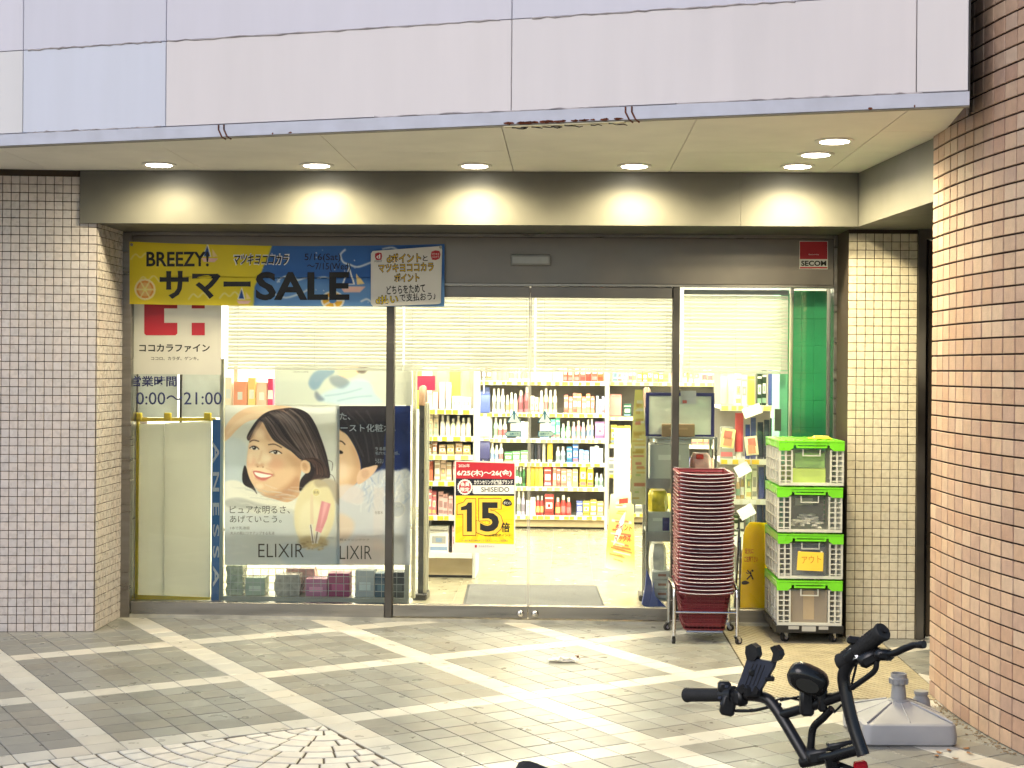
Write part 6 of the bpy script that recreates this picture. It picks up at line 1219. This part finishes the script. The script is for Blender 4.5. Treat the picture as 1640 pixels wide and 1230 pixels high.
for k in range(4):
    a = Matrix.Rotation(rzu + k * math.pi / 2, 3, 'Z'); p0, p1 = a @ Vector((.172, .172, .0925)), a @ Vector((.04, .04, .1445)); MB().tube([p0 + Vector((cx, cyy, 0)), p1 + Vector((cx, cyy, 0))], .004, 6).build('corner_rib', UBM, ub, smooth=60)
    p0, p1 = a @ Vector((0, -.172, .0925)), a @ Vector((0, -.04, .1445)); MB().tube([p0 + Vector((cx, cyy, 0)), p1 + Vector((cx, cyy, 0))], .0025, 6).build('face_rib', UBM, ub, smooth=60)
pipe = MB().lathe([(.044, .138), (.044, .148), (.032, .152), (.027, .212), (.036, .214), (.037, .236), (.033, .240), (.033, .256), (.028, .256), (.026, .20)], 20, (cx, cyy, 0)).build('pole_socket', M('socket_grey', (0.24, 0.245, 0.255), .5, var=.06), ub, smooth=35)
for k in range(10): a = k * math.pi / 5; MB().box((cx + .037 * math.cos(a), cyy + .037 * math.sin(a), .225), (.006, .006, .02), a).build('grip_notch', MATS['socket_grey'], pipe)
MB().lathe([(.040, .085), (.036, .118), (.026, .135), (.026, .142), (.030, .143), (.030, .156), (.024, .157)], 18, (cx + .125, cyy + .135, 0)).build('filler_cap', MATS['socket_grey'], ub, smooth=35)

# ------------------------------------------------------------------ bicycle standing in the foreground
BK = M('bike_black', (0.010, 0.010, 0.011), .32, var=.15, vscale=30); NAVYP = M('holder_plastic', (0.032, 0.038, 0.058), .42, var=.1, bump=.1)
def hd_(px): return 3.5 - (px - 1100) / 320 * .42
H = lambda px, py, o=0.0: Dp(px, py, hd_(px) + o)
ctr = H(1335, 1212); r_end, l_end = H(1412, 1012), H(1100, 1113); rv = (r_end - l_end); rv.z = 0; rv.normalize(); hv = Vector((-rv.y, rv.x, 0))     # rider's right and heading
bike = thing('bicycle', 'black bicycle in the foreground with handlebar, phone holder and saddle', 'bicycle', (ctr.x, ctr.y, 0))
bar = MB().tube(spline([H(1165, 1113), H(1205, 1114), H(1228, 1119), H(1243, 1135), H(1262, 1165), H(1292, 1216)], 5), .0132, 12).build('handlebar', BK, bike, smooth=60)
MB().tube(spline([H(1366, 1053), H(1356, 1068), H(1351, 1085), H(1355, 1112), H(1366, 1160), H(1383, 1210)], 5), .0138, 12).build('bar_side', BK, bar, smooth=60)
MB().tube([H(1247, 1146), H(1300, 1131), H(1353, 1112)], .0112, 10).build('cross_bar', BK, bar, smooth=60); MB().tube([H(1285, 1221), H(1335, 1211), H(1380, 1198)], .013, 10).build('base_bar', BK, bar, smooth=60)
MB().tube([H(1098, 1113), H(1100, 1113), H(1106, 1113), H(1160, 1113)], [.0160, .0175, .0158, .0152], 16).build('grip', RUBBER, bar, smooth=50)
gr = MB().tube([H(1346, 1060), H(1352, 1058), H(1408, 1016), H(1413, 1012), H(1415, 1010.5)], [.0185, .0178, .0178, .0205, .0180], 18).build('grip', RUBBER, bar, smooth=50)
e1, e2 = H(1415.2, 1010.3), H(1417, 1008.6); MB().tube([e1, e2], .006, 12).build('end_plug', BLACK, gr)
mb = MB()
for k in range(14): p, q = H(1356 + k * 3.6, 1054.5 - k * 2.7), H(1357.6 + k * 3.6, 1053.3 - k * 2.7); mb.tube([p, q], .0186, 14)
mb.build('grip_rings', RUBBER, gr)
# left controls
mb = MB(); mb.tube([H(1158, 1113), H(1176, 1113)], .021, 14); mb.cbox(H(1166, 1128, -.01), (.034, .03, .05), .006, Matrix.Rotation(.2, 3, 'Y')); mb.cbox(H(1160, 1100, -.005), (.03, .028, .028), .006); mb.cbox(H(1186, 1117, -.005), (.028, .032, .036), .006, Matrix.Rotation(.5, 3, 'Z')); mb.build('control_cluster', BLACK, bike, smooth=40)
for px, py in ((1153, 1118), (1156, 1127), (1164, 1100)): MB().cbox(H(px, py, -.03), (.009, .006, .007), .002).build('button', NAVYP, bike)
MB().tube(spline([H(1168, 1138), H(1205, 1138), H(1232, 1132), H(1250, 1128)], 5), .004, 7).build('brake_lever', BK, bike, smooth=60)
# right controls
mb = MB(); mb.tube([H(1362, 1054), H(1374, 1044)], .020, 14); mb.cbox(H(1394, 1052, -.0), (.055, .035, .03), .008, Matrix.Rotation(-.5, 3, 'Y')); mb.cbox(H(1416, 1048), (.04, .028, .024), .007); mb.build('brake_housing', BK, bike, smooth=40)
MB().tube(spline([H(1410, 1049), H(1432, 1046), H(1450, 1038), H(1464, 1033), H(1480, 1032)], 5), [.0075] * 16 + [.0072, .008, .0085, .009, .0085], 10).build('brake_lever', BK, bike, smooth=60)
MB().tube(spline([H(1404, 1058), H(1402, 1072), H(1392, 1082), H(1378, 1092), H(1364, 1102)], 5), .0062, 8).build('cable_boot', BK, bike, smooth=60)
MB().tube([H(1368, 1038), H(1376, 1055)], .0175, 12).build('clamp_ring', M('clamp_silver', (0.6, 0.6, 0.62), .3, 1.0), bike, smooth=40); MB().cbox(H(1368, 1025, -.01), (.032, .02, .017), .004, Matrix.Rotation(.1, 3, 'Y')).build('bell_lever', BLACK, bike); MB().cbox(H(1388, 1020, .02), (.02, .014, .012), .004).build('clamp_cap', MATS['clamp_silver'], bike)
# phone holder
def plate(pts, off, th, name, mat, o2=None, root=bike):
    P = [H(x, y, off) + (Vector((0, 0, 0)) if o2 is None else o2[i]) for i, (x, y) in enumerate(pts)]; n = (P[1] - P[0]).cross(P[2] - P[0]).normalized()
    if n.dot(FW) < 0: n = -n
    return MB().prism(P, n * th).build(name, mat, root)
hold = plate([(1197, 1053), (1240, 1060), (1237, 1070), (1216, 1107), (1196, 1108), (1179, 1103), (1186, 1085)], -.035, .010, 'phone_holder', NAVYP)
for k, pts in enumerate(([(1196, 1057), (1193, 1046), (1194, 1035), (1203, 1031), (1211, 1037), (1213, 1050), (1208, 1058)], [(1234, 1062), (1238, 1047), (1233, 1037), (1240, 1034), (1247, 1042), (1249, 1050), (1244, 1058), (1246, 1050)], [(1178, 1104), (1188, 1096), (1196, 1106), (1186, 1112)], [(1203, 1112), (1209, 1099), (1214, 1106), (1212, 1112)])): plate(pts[:7], -.042, .018, 'holder_claw', BLACK, root=hold)
p = H(1204, 1077, -.037); MB().lathe([(.008, 0), (.008, .003), (.005, .004)], 14, p, -FW).build('centre_screw', BLACK, hold); MB().cbox(H(1232, 1086, -.02), (.022, .02, .012), .003).build('release_knob', BLACK, hold); MB().cbox(H(1205, 1106, -.015), (.04, .035, .03), .006).build('holder_mount', BLACK, hold)
for k in range(4): plate([(1206 + k * 6, 1063 + k * .8), (1207 + k * 6, 1063 + k * .8), (1194 + k * 6, 1097 + k * .8), (1193 + k * 6, 1097 + k * .8)], -.0362, .003, 'holder_rib', BLACK, root=hold)
# central lamp housing
lp = H(1294, 1088, -.05); R_ = Matrix.Rotation(math.radians(24), 3, 'Y') @ Matrix.Rotation(math.radians(28), 3, 'X')
mb = MB(); prof = [(.0, -.022), (.028, -.022), (.040, -.014), (.0435, 0), (.041, .014), (.031, .022), (.0, .024)]; n = 22
for r__, z in prof:
    for k in range(n):
        a = 2 * math.pi * k / n; ex = math.copysign(abs(math.cos(a)) ** .75, math.cos(a)); ey = math.copysign(abs(math.sin(a)) ** .75, math.sin(a)); mb.v.append(tuple(R_ @ Vector((r__ * ex * 1.05, z, r__ * ey * .72)) + lp))
for i in range(len(prof) - 1):
    for k in range(n): mb.f.append((i * n + k, i * n + (k + 1) % n, (i + 1) * n + (k + 1) % n, (i + 1) * n + k)); mb.c.append(None); mb.mi.append(0)
lamp = mb.build('front_lamp', M('gloss_black', (0.014, 0.014, 0.013), .18, var=.1), bike, smooth=60)
mb = MB(); mb.v = [tuple(R_ @ Vector((.026 * math.cos(a), -.0228, .017 * math.sin(a))) + lp) for a in np.linspace(0, 2 * math.pi, 20, endpoint=False)]; mb.f = [tuple(range(20))]; mb.c = [None]; mb.mi = [0]; mb.build('lamp_glass', M('smoked_glass', (0.045, 0.045, 0.04), .12), lamp)
mb = MB(); mb.cbox(H(1292, 1122, -.01), (.030, .03, .065), .006); mb.cbox(H(1316, 1118, 0), (.020, .035, .055), .005); mb.tube([H(1300, 1108), H(1318, 1118)], .012, 10); mb.build('lamp_bracket', BLACK, bike, smooth=40)
MB().tube(spline([H(1332, 1135), H(1318, 1150), H(1303, 1165), H(1299, 1190), H(1297, 1215)], 5), .0085, 8).build('cable_bundle', BK, bike, smooth=60)
for pts in ([H(1372, 1062), H(1368, 1080), H(1364, 1096)], [H(1363, 1104), H(1350, 1126), H(1336, 1141)], [H(1250, 1122), H(1285, 1115), H(1320, 1113), H(1348, 1108)], [H(1228, 1126), H(1260, 1118), H(1300, 1126)]): MB().tube(spline(pts, 5), .0026, 6).build('cable', BK, bike, smooth=60)
mb = MB(); mb.cbox(H(1318, 1206, .02), (.075, .05, .03), .006, Matrix.Rotation(-.2, 3, 'Y')); mb.cbox(H(1345, 1192, .02), (.055, .03, .016), .004, Matrix.Rotation(-.2, 3, 'Y')); mb.build('bar_clamp', BLACK, bike, smooth=40)
# column, fork, wheels, frame and saddle (below the frame of the picture, leaning on its stand)
stem_t = H(1330, 1214); foot = Vector((stem_t.x, stem_t.y, .0)) + hv * .10; ax_f = Vector((foot.x, foot.y, .25)) + hv * .06; crown = stem_t.lerp(ax_f, .42)
MB().tube([stem_t + Vector((0, 0, .005)), crown], .016, 12).build('steering_column', BK, bike, smooth=60)
fk = MB()
for s_ in (-1, 1): fk.tube(spline([crown, crown + rv * s_ * .045 + Vector((0, 0, -.03)), ax_f + rv * s_ * .05], 4), .011, 8)
fk.build('fork', BK, bike, smooth=60)
sad = Dp(916, 1243, 2.72); ax_r = Vector((stem_t.x, stem_t.y, .25)) - hv * .80; bb_ = Vector((stem_t.x, stem_t.y, .27)) - hv * .42; seat_b = bb_.lerp(sad, .45)
for ax in (ax_f, ax_r):
    wh = MB().lathe([(.215, -.012), (.232, -.022), (.248, -.012), (.252, 0), (.248, .012), (.232, .022), (.215, .012)], 36, ax, rv).build('tyre', RUBBER, bike, smooth=60)
    MB().lathe([(.205, -.010), (.216, -.012), (.216, .012), (.205, .010)], 36, ax, rv).build('rim', M('rim_grey', (0.1, 0.1, 0.1), .3, .8), wh, smooth=60); sp = MB(); up = Vector((0, 0, 1))
    for k in range(20): a = k * math.pi / 10; v = hv * math.cos(a) + up * math.sin(a); sp.tube([ax + v * .02 + rv * (.02 if k % 2 else -.02), ax + v * .208], .0011, 4, False)
    sp.tube([ax - rv * .05, ax + rv * .05], .018, 10); sp.build('spokes', CHROME, wh)
fm_ = MB(); fm_.tube([crown + Vector((0, 0, .02)), bb_], .022, 12); fm_.tube([bb_, sad - Vector((0, 0, .04))], .016, 12); fm_.tube([crown + Vector((0, 0, .04)), seat_b], .016, 12)
for s_ in (-1, 1): fm_.tube([bb_, ax_r + rv * s_ * .055], .010, 8); fm_.tube([seat_b, ax_r + rv * s_ * .055], .009, 8)
fm_.build('frame', BK, bike, smooth=60); sa = MB()
rings = []; up = Vector((0, 0, 1))
for t, wd_, hz in ((-.14, .02, -.03), (-.12, .035, .008), (-.095, .045, .026), (-.07, .05, .014), (-.03, .045, -.018), (.08, .03, -.03), (.13, .022, -.034), (.145, .01, -.04)):
    c = sad + hv * t + up * hz; rings.append([c + rv * wd_ * math.cos(a) + up * (.016 if math.sin(a) > 0 else .03) * math.sin(a) for a in np.linspace(0, 2 * math.pi, 14, endpoint=False)])
loop_band(sa, rings, False); sa.f += [tuple(reversed(range(14))), tuple(range(7 * 14, 8 * 14))]; sa.c += [None] * 2; sa.mi += [0] * 2; sa.build('saddle', RUBBER, bike, smooth=60)
MB().tube([bb_ - rv * .09, bb_ + rv * .09], .012, 10).build('crank_axle', CHROME, bike)
for s_ in (-1, 1): cr_ = MB().tube([bb_ + rv * s_ * .09, bb_ + rv * s_ * .1 + hv * .12 * s_ - up * .1], .009, 8).build('crank', BK, bike, smooth=60); MB().cbox(bb_ + rv * s_ * .145 + hv * .12 * s_ - up * .1, (.09, .07, .02), .004).build('pedal', BLACK, cr_)
ks = bb_ - rv * .19 - hv * .12; MB().tube([bb_ - hv * .1, Vector((ks.x, ks.y, 0.006))], .008, 8).build('kick_stand', BK, bike, smooth=60)
rl = H(1378, 1226, .05); MB().cbox(rl, (.03, .02, .02), .005, Matrix.Rotation(-.2, 3, 'Y')).build('red_lamp', M('red_lens', S(190, 26, 40), .2), bike); MB().cbox(rl + Vector((.008, 0, -.016)), (.04, .025, .012), .003).build('red_lamp_mount', BLACK, bike); MB().tube([rl - up * .015, H(1340, 1222, .03)], .006, 6).build('red_lamp_arm', BLACK, bike)

# ------------------------------------------------------------------ litter and grit
lt = thing('paper_litter', 'crumpled white plastic scrap lying on the paving', 'litter', G(905, 1060)); c = G(898, 1060); mb = MB(); n = 9
for layer in range(3):
    nx_ = 8; vs = [c + Vector((-.07 + .14 * i / nx_ + random.uniform(-.008, .008) + layer * .012, -.03 + .06 * j / 4 + random.uniform(-.008, .008), .004 + abs(random.gauss(0, .009)) + layer * .003)) for j in range(5) for i in range(nx_ + 1)]
    mb.add(vs, [(j * 9 + i, j * 9 + i + 1, j * 9 + i + 10, j * 9 + i + 9) for j in range(4) for i in range(nx_)])
mb.build('film', M('litter_film', (0.72, 0.71, 0.68), .3, var=.15, vscale=40, trans=.25), lt); MB().box(G(924, 1054) + Vector((0, 0, .008)), (.018, .012, .012), .4).build('brown_scrap', C(110, 70, 40), lt)
gr_ = MB()
for q in range(240):
    t = random.random(); p = bpath(int(t * 11))[0] + Vector((-.012 - abs(random.gauss(0, .03)), -random.random() * .1, 0)); s_ = random.uniform(.002, .007)
    gr_.box(p + Vector((0, 0, s_ * .4)), (s_, s_ * random.uniform(.6, 1.8), s_ * .8), random.uniform(0, 3))
tag(gr_.build('grit', M('dry_grit', (0.26, 0.20, 0.13), .9, var=.5, vscale=300)), 'dry leaf bits and grit along the foot of the curved wall', 'grit', kind='stuff')
lf = [(1505, 1207), (1548, 1200), (1500, 1212), (1530, 1216), (1553, 1208), (1520, 1203)]
for q, (x, y) in enumerate(lf):
    p = G(x, y); a = random.uniform(0, 3); pts = [p + Matrix.Rotation(a, 3, 'Z') @ Vector((.018 * math.cos(t) * random.uniform(.7, 1), .010 * math.sin(t) * random.uniform(.6, 1), .003 + .006 * abs(math.cos(t)) * random.random())) for t in np.linspace(0, 2 * math.pi, 9, endpoint=False)]
    o = MB().prism(pts, (0, 0, .0008)).build('dry_leaf', C(140, 96, 56)); tag(o, 'dry brown leaf on the paving by the parasol base', 'leaf', 'dry leaves by the parasol base')
